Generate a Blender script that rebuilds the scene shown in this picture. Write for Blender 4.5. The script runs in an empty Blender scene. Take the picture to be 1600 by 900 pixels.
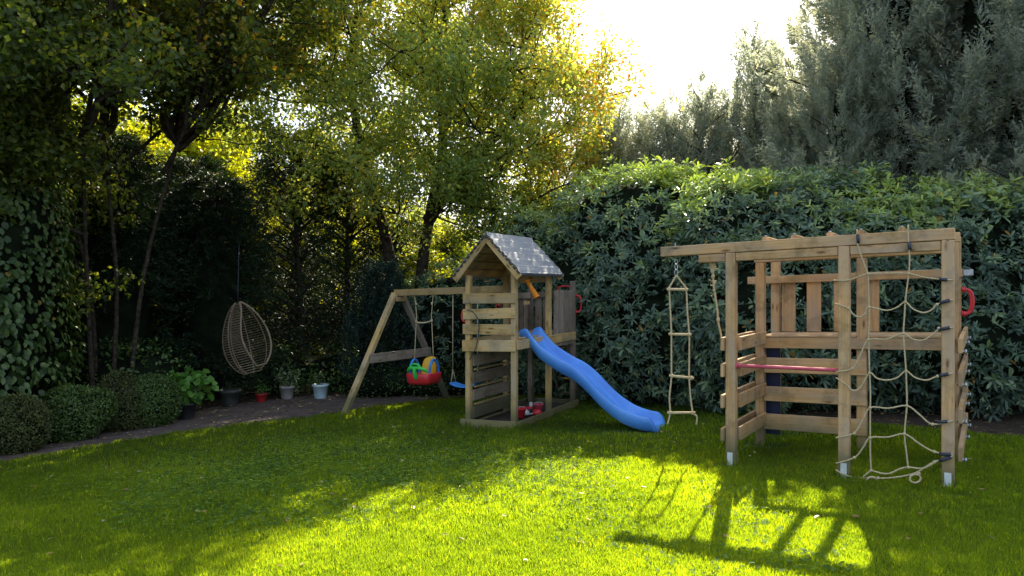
import bpy, bmesh, math, random
import numpy as np
from mathutils import Vector, Matrix, noise as mnoise
PI = math.pi
C = bpy.context.scene.collection
R0 = random.Random(7)
SL = 0.031                      # the garden rises gently to the right
def lift(x): return SL * x

# ------------------------------------------------------------------ materials
def newmat(name):
    m = bpy.data.materials.new(name); m.use_nodes = True
    nt = m.node_tree; nt.nodes.clear()
    out = nt.nodes.new('ShaderNodeOutputMaterial')
    return m, nt, out
def N(nt, t, **kw):
    n = nt.nodes.new(t)
    for k, v in kw.items():
        if k in n.inputs.keys(): n.inputs[k].default_value = v
        else: setattr(n, k, v)
    return n
def ramp(nt, stops):
    n = nt.nodes.new('ShaderNodeValToRGB'); e = n.color_ramp.elements
    while len(e) < len(stops): e.new(0.5)
    for i, (p, c) in enumerate(stops):
        e[i].position = p; e[i].color = (*c, 1)
    return n
def principled(nt, out, rough=.6, spec=.4):
    b = nt.nodes.new('ShaderNodeBsdfPrincipled')
    b.inputs['Roughness'].default_value = rough
    b.inputs['Specular IOR Level'].default_value = spec
    nt.links.new(b.outputs[0], out.inputs[0]); return b

def leaf_mat(name, stops, trans=.45, tcol=(1.3, 1.25, .45), rough=.45, spec=.35):
    m, nt, out = newmat(name)
    at = N(nt, 'ShaderNodeAttribute', attribute_name='rnd')
    cr = ramp(nt, stops); nt.links.new(at.outputs['Fac'], cr.inputs[0])
    b = N(nt, 'ShaderNodeBsdfPrincipled'); b.inputs['Roughness'].default_value = rough
    b.inputs['Specular IOR Level'].default_value = spec
    nt.links.new(cr.outputs[0], b.inputs['Base Color'])
    t = N(nt, 'ShaderNodeBsdfTranslucent')
    mx = N(nt, 'ShaderNodeVectorMath', operation='MULTIPLY')
    nt.links.new(cr.outputs[0], mx.inputs[0]); mx.inputs[1].default_value = tcol
    nt.links.new(mx.outputs[0], t.inputs[0])
    mix = N(nt, 'ShaderNodeMixShader'); mix.inputs[0].default_value = trans
    nt.links.new(b.outputs[0], mix.inputs[1]); nt.links.new(t.outputs[0], mix.inputs[2])
    nt.links.new(mix.outputs[0], out.inputs[0])
    return m

def wood_mat(name, c0, c1, c2, grey=(.30, .28, .25)):
    m, nt, out = newmat(name); b = principled(nt, out, .75, .25)
    uv = N(nt, 'ShaderNodeUVMap', uv_map='UVMap')
    mp = N(nt, 'ShaderNodeMapping'); mp.inputs['Scale'].default_value = (1.6, 38, 38)
    nt.links.new(uv.outputs[0], mp.inputs[0])
    n1 = N(nt, 'ShaderNodeTexNoise', Scale=1.0, Detail=6.0, Roughness=.6); nt.links.new(mp.outputs[0], n1.inputs['Vector'])
    n1.inputs['Distortion'].default_value = .6
    cr = ramp(nt, [(.25, c0), (.5, c1), (.75, c2)]); nt.links.new(n1.outputs[0], cr.inputs[0])
    mp2 = N(nt, 'ShaderNodeMapping'); mp2.inputs['Scale'].default_value = (1.3, 5, 5)
    nt.links.new(uv.outputs[0], mp2.inputs[0])
    n2 = N(nt, 'ShaderNodeTexNoise', Scale=1.5, Detail=4.0); nt.links.new(mp2.outputs[0], n2.inputs['Vector'])
    r2 = ramp(nt, [(.4, (0, 0, 0)), (.68, (1, 1, 1))]); nt.links.new(n2.outputs[0], r2.inputs[0])
    mx = N(nt, 'ShaderNodeMixRGB'); nt.links.new(r2.outputs[0], mx.inputs[0])
    nt.links.new(cr.outputs[0], mx.inputs[1]); mx.inputs[2].default_value = (*grey, 1)
    # knots
    mp3 = N(nt, 'ShaderNodeMapping'); mp3.inputs['Scale'].default_value = (3.2, 11, 11)
    nt.links.new(uv.outputs[0], mp3.inputs[0])
    vo = N(nt, 'ShaderNodeTexVoronoi', Scale=1.0); nt.links.new(mp3.outputs[0], vo.inputs['Vector'])
    kr = ramp(nt, [(.06, (.16, .12, .09)), (.13, (.7, .62, .55)), (.2, (1, 1, 1))]); nt.links.new(vo.outputs['Distance'], kr.inputs[0])
    mk = N(nt, 'ShaderNodeMixRGB', blend_type='MULTIPLY'); mk.inputs[0].default_value = .8
    nt.links.new(mx.outputs[0], mk.inputs[1]); nt.links.new(kr.outputs[0], mk.inputs[2])
    oi = N(nt, 'ShaderNodeObjectInfo')
    gz = N(nt, 'ShaderNodeTexCoord'); n4 = N(nt, 'ShaderNodeTexNoise', Scale=3.5, Detail=5., Roughness=.7); nt.links.new(gz.outputs['Object'], n4.inputs['Vector'])
    r4 = ramp(nt, [(.32, (.45, .47, .42)), (.52, (1, 1, 1))]); nt.links.new(n4.outputs[0], r4.inputs[0])
    m4 = N(nt, 'ShaderNodeMixRGB', blend_type='MULTIPLY'); m4.inputs[0].default_value = .8; nt.links.new(mk.outputs[0], m4.inputs[1]); nt.links.new(r4.outputs[0], m4.inputs[2]); mk = m4
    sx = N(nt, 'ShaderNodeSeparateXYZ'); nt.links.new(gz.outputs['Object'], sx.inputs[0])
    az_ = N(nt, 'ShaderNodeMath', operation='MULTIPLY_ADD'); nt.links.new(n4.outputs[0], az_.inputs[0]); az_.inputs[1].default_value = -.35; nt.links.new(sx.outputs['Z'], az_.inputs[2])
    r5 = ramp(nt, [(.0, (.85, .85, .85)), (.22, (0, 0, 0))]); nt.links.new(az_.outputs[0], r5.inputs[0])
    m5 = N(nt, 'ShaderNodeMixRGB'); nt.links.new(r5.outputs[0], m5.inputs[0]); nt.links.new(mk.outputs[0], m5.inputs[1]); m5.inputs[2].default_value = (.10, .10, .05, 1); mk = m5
    vr = N(nt, 'ShaderNodeMapRange'); vr.inputs['To Min'].default_value = .72; vr.inputs['To Max'].default_value = 1.2
    nt.links.new(oi.outputs['Random'], vr.inputs[0])
    hs = N(nt, 'ShaderNodeHueSaturation'); nt.links.new(vr.outputs[0], hs.inputs['Value']); nt.links.new(mk.outputs[0], hs.inputs['Color'])
    nt.links.new(hs.outputs[0], b.inputs['Base Color'])
    bp = N(nt, 'ShaderNodeBump', Strength=.35, Distance=.004); nt.links.new(n1.outputs[0], bp.inputs['Height'])
    nt.links.new(bp.outputs[0], b.inputs['Normal'])
    return m

def noisy_mat(name, c0, c1, scale=8, rough=.6, spec=.3, bump=.2, metallic=0, dist=.005):
    m, nt, out = newmat(name); b = principled(nt, out, rough, spec); b.inputs['Metallic'].default_value = metallic
    tc = N(nt, 'ShaderNodeTexCoord')
    n1 = N(nt, 'ShaderNodeTexNoise', Scale=float(scale), Detail=6.0); nt.links.new(tc.outputs['Object'], n1.inputs['Vector'])
    cr = ramp(nt, [(.3, c0), (.7, c1)]); nt.links.new(n1.outputs[0], cr.inputs[0])
    nt.links.new(cr.outputs[0], b.inputs['Base Color'])
    if bump:
        bp = N(nt, 'ShaderNodeBump', Strength=bump, Distance=dist); nt.links.new(n1.outputs[0], bp.inputs['Height'])
        nt.links.new(bp.outputs[0], b.inputs['Normal'])
    return m

M = {}
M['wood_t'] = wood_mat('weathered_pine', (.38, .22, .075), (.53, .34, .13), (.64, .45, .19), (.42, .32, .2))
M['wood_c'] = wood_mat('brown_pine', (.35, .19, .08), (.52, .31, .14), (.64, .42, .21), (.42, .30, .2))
M['wood_g'] = wood_mat('grey_pine', (.18, .135, .10), (.27, .21, .16), (.35, .29, .22), (.24, .2, .17))
M['rope'] = noisy_mat('hemp_rope', (.42, .33, .19), (.62, .5, .32), 60, .9, .1, .5)
M['red'] = noisy_mat('red_plastic', (.55, .02, .03), (.7, .04, .05), 6, .35, .5, .05)
M['pink'] = noisy_mat('faded_red_metal', (.5, .06, .10), (.68, .15, .2), 5, .6, .25, .05)
M['blue'] = noisy_mat('blue_slide_plastic', (.04, .19, .66), (.06, .26, .8), 2.5, .34, .5, .04)
def slide_mat():
    m, nt, out = newmat('slide_plastic'); b = principled(nt, out, .35, .5)
    tc = N(nt, 'ShaderNodeTexCoord')
    n1 = N(nt, 'ShaderNodeTexNoise', Scale=2.2, Detail=6.); nt.links.new(tc.outputs['Object'], n1.inputs['Vector'])
    cr = ramp(nt, [(.3, (.06, .22, .68)), (.6, (.10, .32, .84)), (.8, (.2, .42, .85))]); nt.links.new(n1.outputs[0], cr.inputs[0])
    n2 = N(nt, 'ShaderNodeTexNoise', Scale=26., Detail=8., Roughness=.75); nt.links.new(tc.outputs['Object'], n2.inputs['Vector'])
    r2 = ramp(nt, [(.56, (0, 0, 0)), (.72, (.55, .55, .55))]); nt.links.new(n2.outputs[0], r2.inputs[0])
    mx = N(nt, 'ShaderNodeMixRGB'); nt.links.new(r2.outputs[0], mx.inputs[0]); nt.links.new(cr.outputs[0], mx.inputs[1]); mx.inputs[2].default_value = (.07, .12, .22, 1)
    sx = N(nt, 'ShaderNodeSeparateXYZ'); nt.links.new(tc.outputs['Object'], sx.inputs[0])
    r3 = ramp(nt, [(.02, (.6, .6, .6)), (.12, (0, 0, 0))]); nt.links.new(sx.outputs['Z'], r3.inputs[0])
    mm = N(nt, 'ShaderNodeMath', operation='MULTIPLY'); nt.links.new(r3.outputs[0], mm.inputs[0]); nt.links.new(n2.outputs[0], mm.inputs[1])
    m2 = N(nt, 'ShaderNodeMixRGB'); nt.links.new(mm.outputs[0], m2.inputs[0]); nt.links.new(mx.outputs[0], m2.inputs[1]); m2.inputs[2].default_value = (.05, .05, .03, 1)
    nt.links.new(m2.outputs[0], b.inputs['Base Color'])
    rr = N(nt, 'ShaderNodeMapRange'); rr.inputs['To Min'].default_value = .25; rr.inputs['To Max'].default_value = .6; nt.links.new(n2.outputs[0], rr.inputs[0]); nt.links.new(rr.outputs[0], b.inputs['Roughness'])
    return m
M['slide'] = slide_mat()
M['seatblue'] = noisy_mat('blue_plastic', (.02, .16, .6), (.04, .3, .75), 8, .4, .5, .03)
M['green'] = noisy_mat('green_plastic', (.03, .5, .06), (.05, .62, .1), 8, .4, .5, .03)
M['yellow'] = noisy_mat('yellow_plastic', (.75, .38, .02), (.85, .5, .03), 8, .4, .5, .03)
M['orange'] = noisy_mat('orange_plastic', (.8, .22, .01), (.9, .3, .02), 8, .4, .5, .03)
M['steel'] = noisy_mat('galvanised_steel', (.35, .37, .4), (.55, .57, .6), 30, .45, .5, .1, .8)
M['white'] = noisy_mat('pale_metal', (.5, .52, .52), (.7, .72, .72), 12, .5, .4, .1)
M['tape'] = noisy_mat('dark_tape', (.015, .018, .03), (.05, .055, .08), 40, .5, .4, .3)
M['navy'] = noisy_mat('navy_sheet', (.008, .014, .05), (.014, .022, .08), 3, .5, .4, .1)
M['rattan'] = noisy_mat('pale_rattan', (.17, .125, .08), (.28, .21, .14), 14, .6, .3, .2)
M['clay'] = noisy_mat('terracotta', (.22, .09, .05), (.36, .17, .09), 9, .8, .2, .3)
M['darkclay'] = noisy_mat('dark_glazed_clay', (.03, .035, .035), (.09, .09, .085), 9, .55, .4, .3)
M['redpot'] = noisy_mat('red_glaze', (.35, .012, .015), (.5, .03, .03), 9, .4, .5, .1)
M['greypot'] = noisy_mat('grey_pot', (.22, .2, .19), (.36, .33, .31), 9, .7, .3, .2)
M['bluepot'] = noisy_mat('pale_blue_pot', (.38, .52, .58), (.52, .66, .7), 9, .5, .4, .1)
M['blackpot'] = noisy_mat('black_pot', (.015, .014, .016), (.04, .036, .04), 9, .5, .4, .1)
M['bark'] = noisy_mat('dark_bark', (.018, .014, .011), (.075, .058, .045), 16, .95, .1, 1.0, dist=.03)
M['barkg'] = noisy_mat('grey_bark', (.05, .045, .035), (.14, .12, .095), 14, .95, .1, .8, dist=.03)
M['core'] = noisy_mat('painted_shade_core', (.004, .006, .004), (.014, .02, .01), 5, .95, .05, .6, dist=.05)  # near-black core colour stands in for shade between the leaves
M['sand'] = noisy_mat('dark_sand', (.035, .025, .025), (.10, .075, .065), 30, .95, .1, .6, dist=.02)
M['litter'] = leaf_mat('fallen_leaf', [(0, (.22, .12, .04)), (.5, (.35, .24, .08)), (1, (.42, .38, .22))], .2, (1, 1, .7))

# foliage
M['L_rho'] = leaf_mat('rhododendron_leaf', [(0, (.035, .065, .05)), (.4, (.12, .185, .135)), (.65, (.24, .32, .19)), (.85, (.34, .43, .12)), (.96, (.42, .5, .11)), (1, (.36, .2, .05))], .35, (1.4, 1.5, .5), .4, .35)
M['L_cherry'] = leaf_mat('cherry_leaf', [(0, (.15, .25, .10)), (.35, (.28, .38, .12)), (.65, (.44, .48, .11)), (.85, (.55, .38, .05)), (1, (.55, .2, .04))], .6, (1.7, 1.5, .6))
M['L_hazel'] = leaf_mat('hazel_leaf', [(0, (.04, .075, .022)), (.5, (.095, .14, .035)), (.85, (.27, .28, .045)), (1, (.5, .28, .03))], .58, (1.7, 1.55, .4))
M['L_bright'] = leaf_mat('sun_tinted_leaf', [(0, (.22, .30, .02)), (.5, (.38, .42, .03)), (.85, (.5, .46, .04)), (1, (.55, .36, .04))], .65, (1.7, 1.5, .3))  # sunlit glow is painted into these bright yellow leaf tones
M['L_yew'] = leaf_mat('yew_needle', [(0, (.010, .022, .012)), (.6, (.02, .042, .018)), (.95, (.04, .065, .02)), (1, (.12, .07, .03))], .2, (1.3, 1.3, .5), .5, .25)
M['L_cyp'] = leaf_mat('haze_tinted_cypress_spray', [(0, (.17, .21, .19)), (.5, (.31, .36, .31)), (.9, (.5, .5, .34)), (1, (.5, .42, .28))], .6, (1.5, 1.4, 1.15), .5, .25)  # pale greyed tones: a veil of haze put into the foliage colour
M['L_cypblue'] = leaf_mat('blue_cypress_spray', [(0, (.012, .026, .02)), (.6, (.022, .046, .034)), (1, (.05, .085, .06))], .2, (1.1, 1.2, .8), .5, .3)
M['L_box'] = leaf_mat('box_leaf', [(0, (.03, .065, .018)), (.5, (.07, .125, .03)), (.9, (.13, .2, .045)), (1, (.18, .12, .05))], .25, (1.3, 1.3, .4), .4, .4)
M['L_boxbrown'] = leaf_mat('brownish_box_leaf', [(0, (.035, .045, .018)), (.5, (.075, .09, .03)), (.9, (.12, .15, .04)), (1, (.2, .14, .05))], .25, (1.3, 1.2, .5), .5, .3)
M['L_ivy'] = leaf_mat('climbing_leaf', [(0, (.03, .06, .02)), (.5, (.065, .12, .03)), (.9, (.13, .18, .05)), (1, (.3, .2, .05))], .3, (1.3, 1.3, .4), .4, .4)
M['L_hyd'] = leaf_mat('hydrangea_leaf', [(0, (.07, .18, .03)), (.6, (.13, .29, .05)), (1, (.22, .36, .08))], .35, (1.2, 1.3, .5), .45, .35)
M['L_pale'] = leaf_mat('pale_leaf', [(0, (.12, .18, .08)), (.6, (.2, .28, .12)), (1, (.4, .42, .25))], .35, (1.2, 1.3, .5), .45, .35)
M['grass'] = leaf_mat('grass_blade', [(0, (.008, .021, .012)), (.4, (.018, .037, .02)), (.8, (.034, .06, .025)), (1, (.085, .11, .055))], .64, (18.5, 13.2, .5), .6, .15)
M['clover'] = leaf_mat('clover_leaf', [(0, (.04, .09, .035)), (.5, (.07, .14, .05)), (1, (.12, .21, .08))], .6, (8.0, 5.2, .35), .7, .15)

# ------------------------------------------------------------------ objects
def link(o, parent=None):
    C.objects.link(o)
    if parent: o.parent = parent
    return o
def tag(o, label, cat=None, group=None, kind=None):
    if label: o['label'] = label
    if cat: o['category'] = cat
    if group: o['group'] = group
    if kind: o['kind'] = kind
    return o
def thing(name, x, y, label, cat, group=None, z=0, rz=0):
    o = bpy.data.objects.new(name, None); link(o); o.empty_display_size = .1
    o.location = (x, y, lift(x) + z); o.rotation_euler = (0, 0, rz)
    return tag(o, label, cat, group)

class G:
    """collects geometry in level coordinates; build() makes ONE mesh object"""
    def __init__(s): s.V = []; s.F = []; s.n = 0
    def add(s, v, f, m=0, r=None):
        v = np.asarray(v, float).reshape(-1, 3); f = np.asarray(f, int)
        s.V.append((v, np.full(len(v), .5) if r is None else np.asarray(r, float)))
        s.F.append((f + s.n, m)); s.n += len(v)
    def leaves(s, c, d, nrm, L, W, r, m=0, fold=.15, shape=4, droop=0.):
        n = len(c)
        if n == 0: return
        d = d / (np.linalg.norm(d, axis=1, keepdims=True) + 1e-9)
        side = np.cross(d, nrm); side /= (np.linalg.norm(side, axis=1, keepdims=True) + 1e-9)
        up = np.cross(side, d)
        L = np.broadcast_to(L, (n,))[:, None]; W = np.broadcast_to(W, (n,))[:, None]
        dn = np.array([0, 0, -1.]) * droop * L
        if shape == 4:
            P = np.stack([c, c + d * L * .45 + side * W * .5 + up * W * fold, c + d * L + dn, c + d * L * .45 - side * W * .5 + up * W * fold], 1)
            b = np.arange(n)[:, None] * 4
            f = np.concatenate([b + [0, 1, 2], b + [0, 2, 3]], 0)
            s.add(P.reshape(-1, 3), f, m, np.repeat(r, 4))
        else:
            P = np.stack([c, c + d * L * .3 + side * W * .42 + up * W * fold, c + d * L * .72 + side * W * .5 + up * W * fold + dn * .4,
                          c + d * L + dn, c + d * L * .72 - side * W * .5 + up * W * fold + dn * .4, c + d * L * .3 - side * W * .42 + up * W * fold], 1)
            b = np.arange(n)[:, None] * 6
            f = np.concatenate([b + [0, 1, 2, 3], b + [0, 3, 4, 5]], 0)
            s.add(P.reshape(-1, 3), f, m, np.repeat(r, 6))
    def tube(s, pts, rad, k=8, m=0, closed=False, cap=True):
        pts = np.asarray(pts, float); n = len(pts)
        rad = np.broadcast_to(rad, (n,))
        if closed: T = np.roll(pts, -1, 0) - np.roll(pts, 1, 0)
        else: T = np.gradient(pts, axis=0)
        T /= (np.linalg.norm(T, axis=1, keepdims=True) + 1e-9)
        ref = np.array([.13, .07, .99]) if abs(T[0][2]) < .9 else np.array([.98, .1, .05])
        Nn = np.cross(T[0], ref); Nn /= np.linalg.norm(Nn)
        Vs = []
        for i in range(n):
            Nn = Nn - T[i] * np.dot(Nn, T[i]); Nn /= (np.linalg.norm(Nn) + 1e-9)
            B = np.cross(T[i], Nn)
            a = np.arange(k) * 2 * PI / k
            Vs.append(pts[i] + rad[i] * (np.cos(a)[:, None] * Nn + np.sin(a)[:, None] * B))
        F = []
        for i in range(n if closed else n - 1):
            j = (i + 1) % n
            for q in range(k):
                q2 = (q + 1) % k; F.append((i * k + q, i * k + q2, j * k + q2, j * k + q))
        V = np.concatenate(Vs)
        base = s.n
        s.add(V, F, m)
        if cap and not closed:
            V2 = np.array([pts[0], pts[-1]]); 
            s.V.append((V2, np.full(2, .5))); 
            tri = [(base + (q + 1) % k, base + q, s.n) for q in range(k)] + [(base + (n - 1) * k + q, base + (n - 1) * k + (q + 1) % k, s.n + 1) for q in range(k)]
            s.F.append((np.array(tri), m)); s.n += 2
    def lathe(s, prof, c=(0, 0, 0), k=28, m=0):
        prof = np.asarray(prof, float); a = np.arange(k) * 2 * PI / k; n = len(prof)
        V = np.stack([np.stack([c[0] + r * np.cos(a), c[1] + r * np.sin(a), np.full(k, c[2] + z)], 1) for r, z in prof]).reshape(-1, 3)
        F = [(i * k + q, i * k + (q + 1) % k, (i + 1) * k + (q + 1) % k, (i + 1) * k + q) for i in range(n - 1) for q in range(k)]
        s.add(V, F, m)
    def build(s, name, mats, parent=None, smooth=False, org=None, sheared=False):
        V = np.concatenate([v for v, r in s.V]); Rr = np.concatenate([r for v, r in s.V])
        if sheared: V = V.copy(); V[:, 2] += SL * V[:, 0]
        if org is not None: V = V - np.asarray(org)
        me = bpy.data.meshes.new(name)
        me.vertices.add(len(V)); me.vertices.foreach_set('co', V.astype(np.float32).ravel())
        loops = np.concatenate([f.ravel() for f, m in s.F]); sizes = np.concatenate([np.full(len(f), f.shape[1]) for f, m in s.F])
        mi = np.concatenate([np.full(len(f), m) for f, m in s.F])
        me.loops.add(len(loops)); me.loops.foreach_set('vertex_index', loops.astype(np.int32))
        me.polygons.add(len(sizes)); st = np.concatenate([[0], np.cumsum(sizes)[:-1]])
        me.polygons.foreach_set('loop_start', st.astype(np.int32))
        me.polygons.foreach_set('material_index', mi.astype(np.int32))
        if smooth: me.polygons.foreach_set('use_smooth', np.ones(len(sizes), bool))
        at = me.attributes.new('rnd', 'FLOAT', 'POINT'); at.data.foreach_set('value', Rr.astype(np.float32))
        for m in (mats if isinstance(mats, (list, tuple)) else [mats]): me.materials.append(m)
        me.update(calc_edges=True)
        return link(bpy.data.objects.new(name, me), parent)

def worldorg(root):
    return np.array(root.location) if root else None
def wbuild(g, name, mats, root=None, smooth=True, parent=None):
    """g is in level garden coordinates: add the slope, express it relative to root"""
    return g.build(name, mats, parent or root, smooth, worldorg(root), sheared=True)

def board(name, a, b, w, t, wd, mat, root, bev=.004, parent=None):
    """plank or post from a to b (level garden coords); w along wd, t across"""
    a = Vector(a); b = Vector(b); a.z += SL * a.x; b.z += SL * b.x
    x = (b - a); L = x.length; x.normalize()
    wd = Vector(wd); y = (wd - x * wd.dot(x)).normalized(); z = x.cross(y)
    bm = bmesh.new(); bmesh.ops.create_cube(bm, size=1)
    for v in bm.verts: v.co = Vector((v.co.x * L, v.co.y * w, v.co.z * t))
    bmesh.ops.bevel(bm, geom=bm.edges[:], offset=bev, segments=1, affect='EDGES')
    uvl = bm.loops.layers.uv.new('UVMap'); ou, ov = R0.random() * 50, R0.random() * 50
    for f in bm.faces:
        n = f.normal
        for l in f.loops:
            c = l.vert.co
            if abs(n.x) > .7: l[uvl].uv = (ou + c.y * .3, ov + c.z)
            elif abs(n.y) > .7: l[uvl].uv = (ou + c.x, ov + c.z)
            else: l[uvl].uv = (ou + c.x, ov + .3 + c.y)
    mid = (a + b) / 2
    rl = root.location if root else Vector()
    mt = Matrix(((x.x, y.x, z.x, mid.x - rl.x), (x.y, y.y, z.y, mid.y - rl.y), (x.z, y.z, z.z, mid.z - rl.z), (0, 0, 0, 1)))
    bmesh.ops.transform(bm, matrix=mt, verts=bm.verts)
    me = bpy.data.meshes.new(name); bm.to_mesh(me); bm.free(); me.materials.append(mat)
    return link(bpy.data.objects.new(name, me), parent or root)

def spline(pts, n=6):
    pts = [Vector(p) for p in pts]; out = []
    for i in range(len(pts) - 1):
        p0 = pts[max(i - 1, 0)]; p1 = pts[i]; p2 = pts[i + 1]; p3 = pts[min(i + 2, len(pts) - 1)]
        for k in range(n):
            t = k / n
            out.append(.5 * ((2 * p1) + (p2 - p0) * t + (2 * p0 - 5 * p1 + 4 * p2 - p3) * t * t + (3 * p1 - p0 - 3 * p2 + p3) * t ** 3))
    out.append(pts[-1]); return np.array([tuple(p) for p in out])

# ------------------------------------------------------------------ ground
rng = np.random.default_rng(11)
def grid_sheet(name, x0, x1, y0, y1, nx, ny, z, mat, mask=None, bump=0., kind='structure'):
    xs = np.linspace(x0, x1, nx); ys = np.linspace(y0, y1, ny)
    X, Y = np.meshgrid(xs, ys); Z = np.full_like(X, z)
    if bump:
        Z = Z + bump * (np.sin(X * 1.3 + Y * .7) * np.cos(Y * 1.1 - X * .4) - 1)
    V = np.stack([X, Y, Z + SL * X], -1).reshape(-1, 3)
    I = np.arange((nx) * (ny)).reshape(ny, nx)
    F = np.stack([I[:-1, :-1], I[:-1, 1:], I[1:, 1:], I[1:, :-1]], -1).reshape(-1, 4)
    g = G(); g.add(V, F); o = g.build(name, mat, None, True); o['kind'] = kind; return o

def ground_mat(name, c0, c1, c2, s1=3., s2=40., bump=.6, rough=.95):
    m, nt, out = newmat(name); b = principled(nt, out, rough, .1)
    tc = N(nt, 'ShaderNodeTexCoord')
    n1 = N(nt, 'ShaderNodeTexNoise', Scale=s1, Detail=5.0); nt.links.new(tc.outputs['Object'], n1.inputs['Vector'])
    n2 = N(nt, 'ShaderNodeTexNoise', Scale=s2, Detail=8.0); nt.links.new(tc.outputs['Object'], n2.inputs['Vector'])
    ad = N(nt, 'ShaderNodeMath', operation='MULTIPLY_ADD'); nt.links.new(n2.outputs[0], ad.inputs[0]); ad.inputs[1].default_value = .7
    sb = N(nt, 'ShaderNodeMath', operation='MULTIPLY'); nt.links.new(n1.outputs[0], sb.inputs[0]); sb.inputs[1].default_value = .4
    nt.links.new(sb.outputs[0], ad.inputs[2])
    cr = ramp(nt, [(.35, c0), (.55, c1), (.75, c2)]); nt.links.new(ad.outputs[0], cr.inputs[0])
    nt.links.new(cr.outputs[0], b.inputs['Base Color'])
    bp = N(nt, 'ShaderNodeBump', Strength=bump, Distance=.03); nt.links.new(n2.outputs[0], bp.inputs['Height']); nt.links.new(bp.outputs[0], b.inputs['Normal'])
    return m
M['soil'] = ground_mat('dark_soil', (.02, .015, .012), (.05, .037, .028), (.10, .075, .055))
M['path'] = ground_mat('trodden_earth_path', (.06, .045, .045), (.12, .092, .085), (.2, .16, .15), 5., 70.)
M['turf'] = ground_mat('lawn_soil', (.03, .045, .015), (.06, .09, .02), (.10, .14, .03), 2., 60.)
grid_sheet('ground', -160, 160, -60, 200, 3, 3, 0, M['soil'])
# lawn outline (level plan, anticlockwise)
LAWN = np.array([(-9, .5), (-6.9, 7.2), (-5.75, 8.0), (-5.1, 8.9), (-4.5, 9.6), (-3.65, 10.15), (-2.75, 10.75), (-1.9, 11.6), (-.6, 12.2), (.6, 12.1), (1.5, 11.2), (2.5, 10.3), (3.6, 9.5), (4.6, 8.5), (5.6, 7.6), (7.5, 6.0), (9, .5)])
PATH = np.array([(-9.5, .5), (-7.4, 6.6), (-6.3, 8.2), (-5.6, 9.6), (-5.2, 10.8), (-4.9, 12.2), (-3.6, 13.1), (-2.4, 13.0), (-1.5, 12.4), (-1.2, 12.0), (-1.9, 11.3), (-2.75, 10.4), (-3.65, 9.8), (-4.5, 9.2), (-5.1, 8.5), (-5.75, 7.6), (-6.9, 6.8), (-8.7, .5)])
def poly_sheet(name, P, z, mat, cx, cy, jitter=.0, fan=True):
    # subdivide the outline a little and wobble it
    Q = []
    for i in range(len(P)):
        a, b = P[i], P[(i + 1) % len(P)]
        n = max(1, int(np.hypot(*(b - a)) / .25))
        for k in range(n):
            p = a + (b - a) * k / n
            Q.append((p[0] + R0.uniform(-jitter, jitter), p[1] + R0.uniform(-jitter, jitter)))
    bm = bmesh.new(); vs = [bm.verts.new((x, y, z + SL * x)) for x, y in Q]
    f = bm.faces.new(vs); bmesh.ops.triangulate(bm, faces=[f])
    me = bpy.data.meshes.new(name); bm.to_mesh(me); bm.free(); me.materials.append(mat)
    o = link(bpy.data.objects.new(name, me)); o['kind'] = 'structure'; return o, np.array(Q)
poly_sheet('path', PATH, .008, M['path'], 0, 0, .03)
_, LQ = poly_sheet('lawn', LAWN, .016, M['turf'], 0, 5, .05)

def inside(px, py, P):
    c = np.zeros(len(px), bool); j = len(P) - 1
    for i in range(len(P)):
        xi, yi = P[i]; xj, yj = P[j]
        k = ((yi > py) != (yj > py)) & (px < (xj - xi) * (py - yi) / (yj - yi + 1e-12) + xi)
        c ^= k; j = i
    return c
def vnoise(x, y, s, seed=0):
    """cheap smooth value noise"""
    r = np.random.default_rng(seed); T = r.random((64, 64))
    x = x * s + 1000.; y = y * s + 1000.
    xi = np.floor(x).astype(int); yi = np.floor(y).astype(int); fx = x - xi; fy = y - yi
    fx = fx * fx * (3 - 2 * fx); fy = fy * fy * (3 - 2 * fy)
    g = lambda a, b: T[a % 64, b % 64]
    return (g(xi, yi) * (1 - fx) + g(xi + 1, yi) * fx) * (1 - fy) + (g(xi, yi + 1) * (1 - fx) + g(xi + 1, yi + 1) * fx) * fy

def clover_density(x, y):
    # clover patches on the left half of the lawn and near the right posts
    a = np.exp(-(((x + 2.0) / 1.9) ** 2 + ((y - 7.4) / 1.7) ** 2)) * 1.25
    b = np.exp(-(((x + .3) / 1.3) ** 2 + ((y - 6.9) / .8) ** 2)) * .8
    c = np.exp(-(((x - 1.3) / 1.2) ** 2 + ((y - 5.0) / 1.6) ** 2)) * .4
    return np.clip((a + b + c) * (vnoise(x, y, 1.6, 5) * .9 + .35) - .18, 0, 1)
SOILED = [(2.093, 6.895, .13), (2.72, 7.72, .2), (3.08, 8.25, .2), (2.92, 6.35, .1), (3.57, 5.92, .1)]
POSTXY = [(2.093, 6.895), (2.92, 6.35), (3.57, 5.92), (2.68, 7.78), (3.50, 7.23), (4.15, 6.81), (3.04, 8.33), (-2.45, 10.38), (-.56, 9.33), (.03, 9.03), (.12, 9.1), (.55, 10.0), (-.3, 9.2)]
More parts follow.
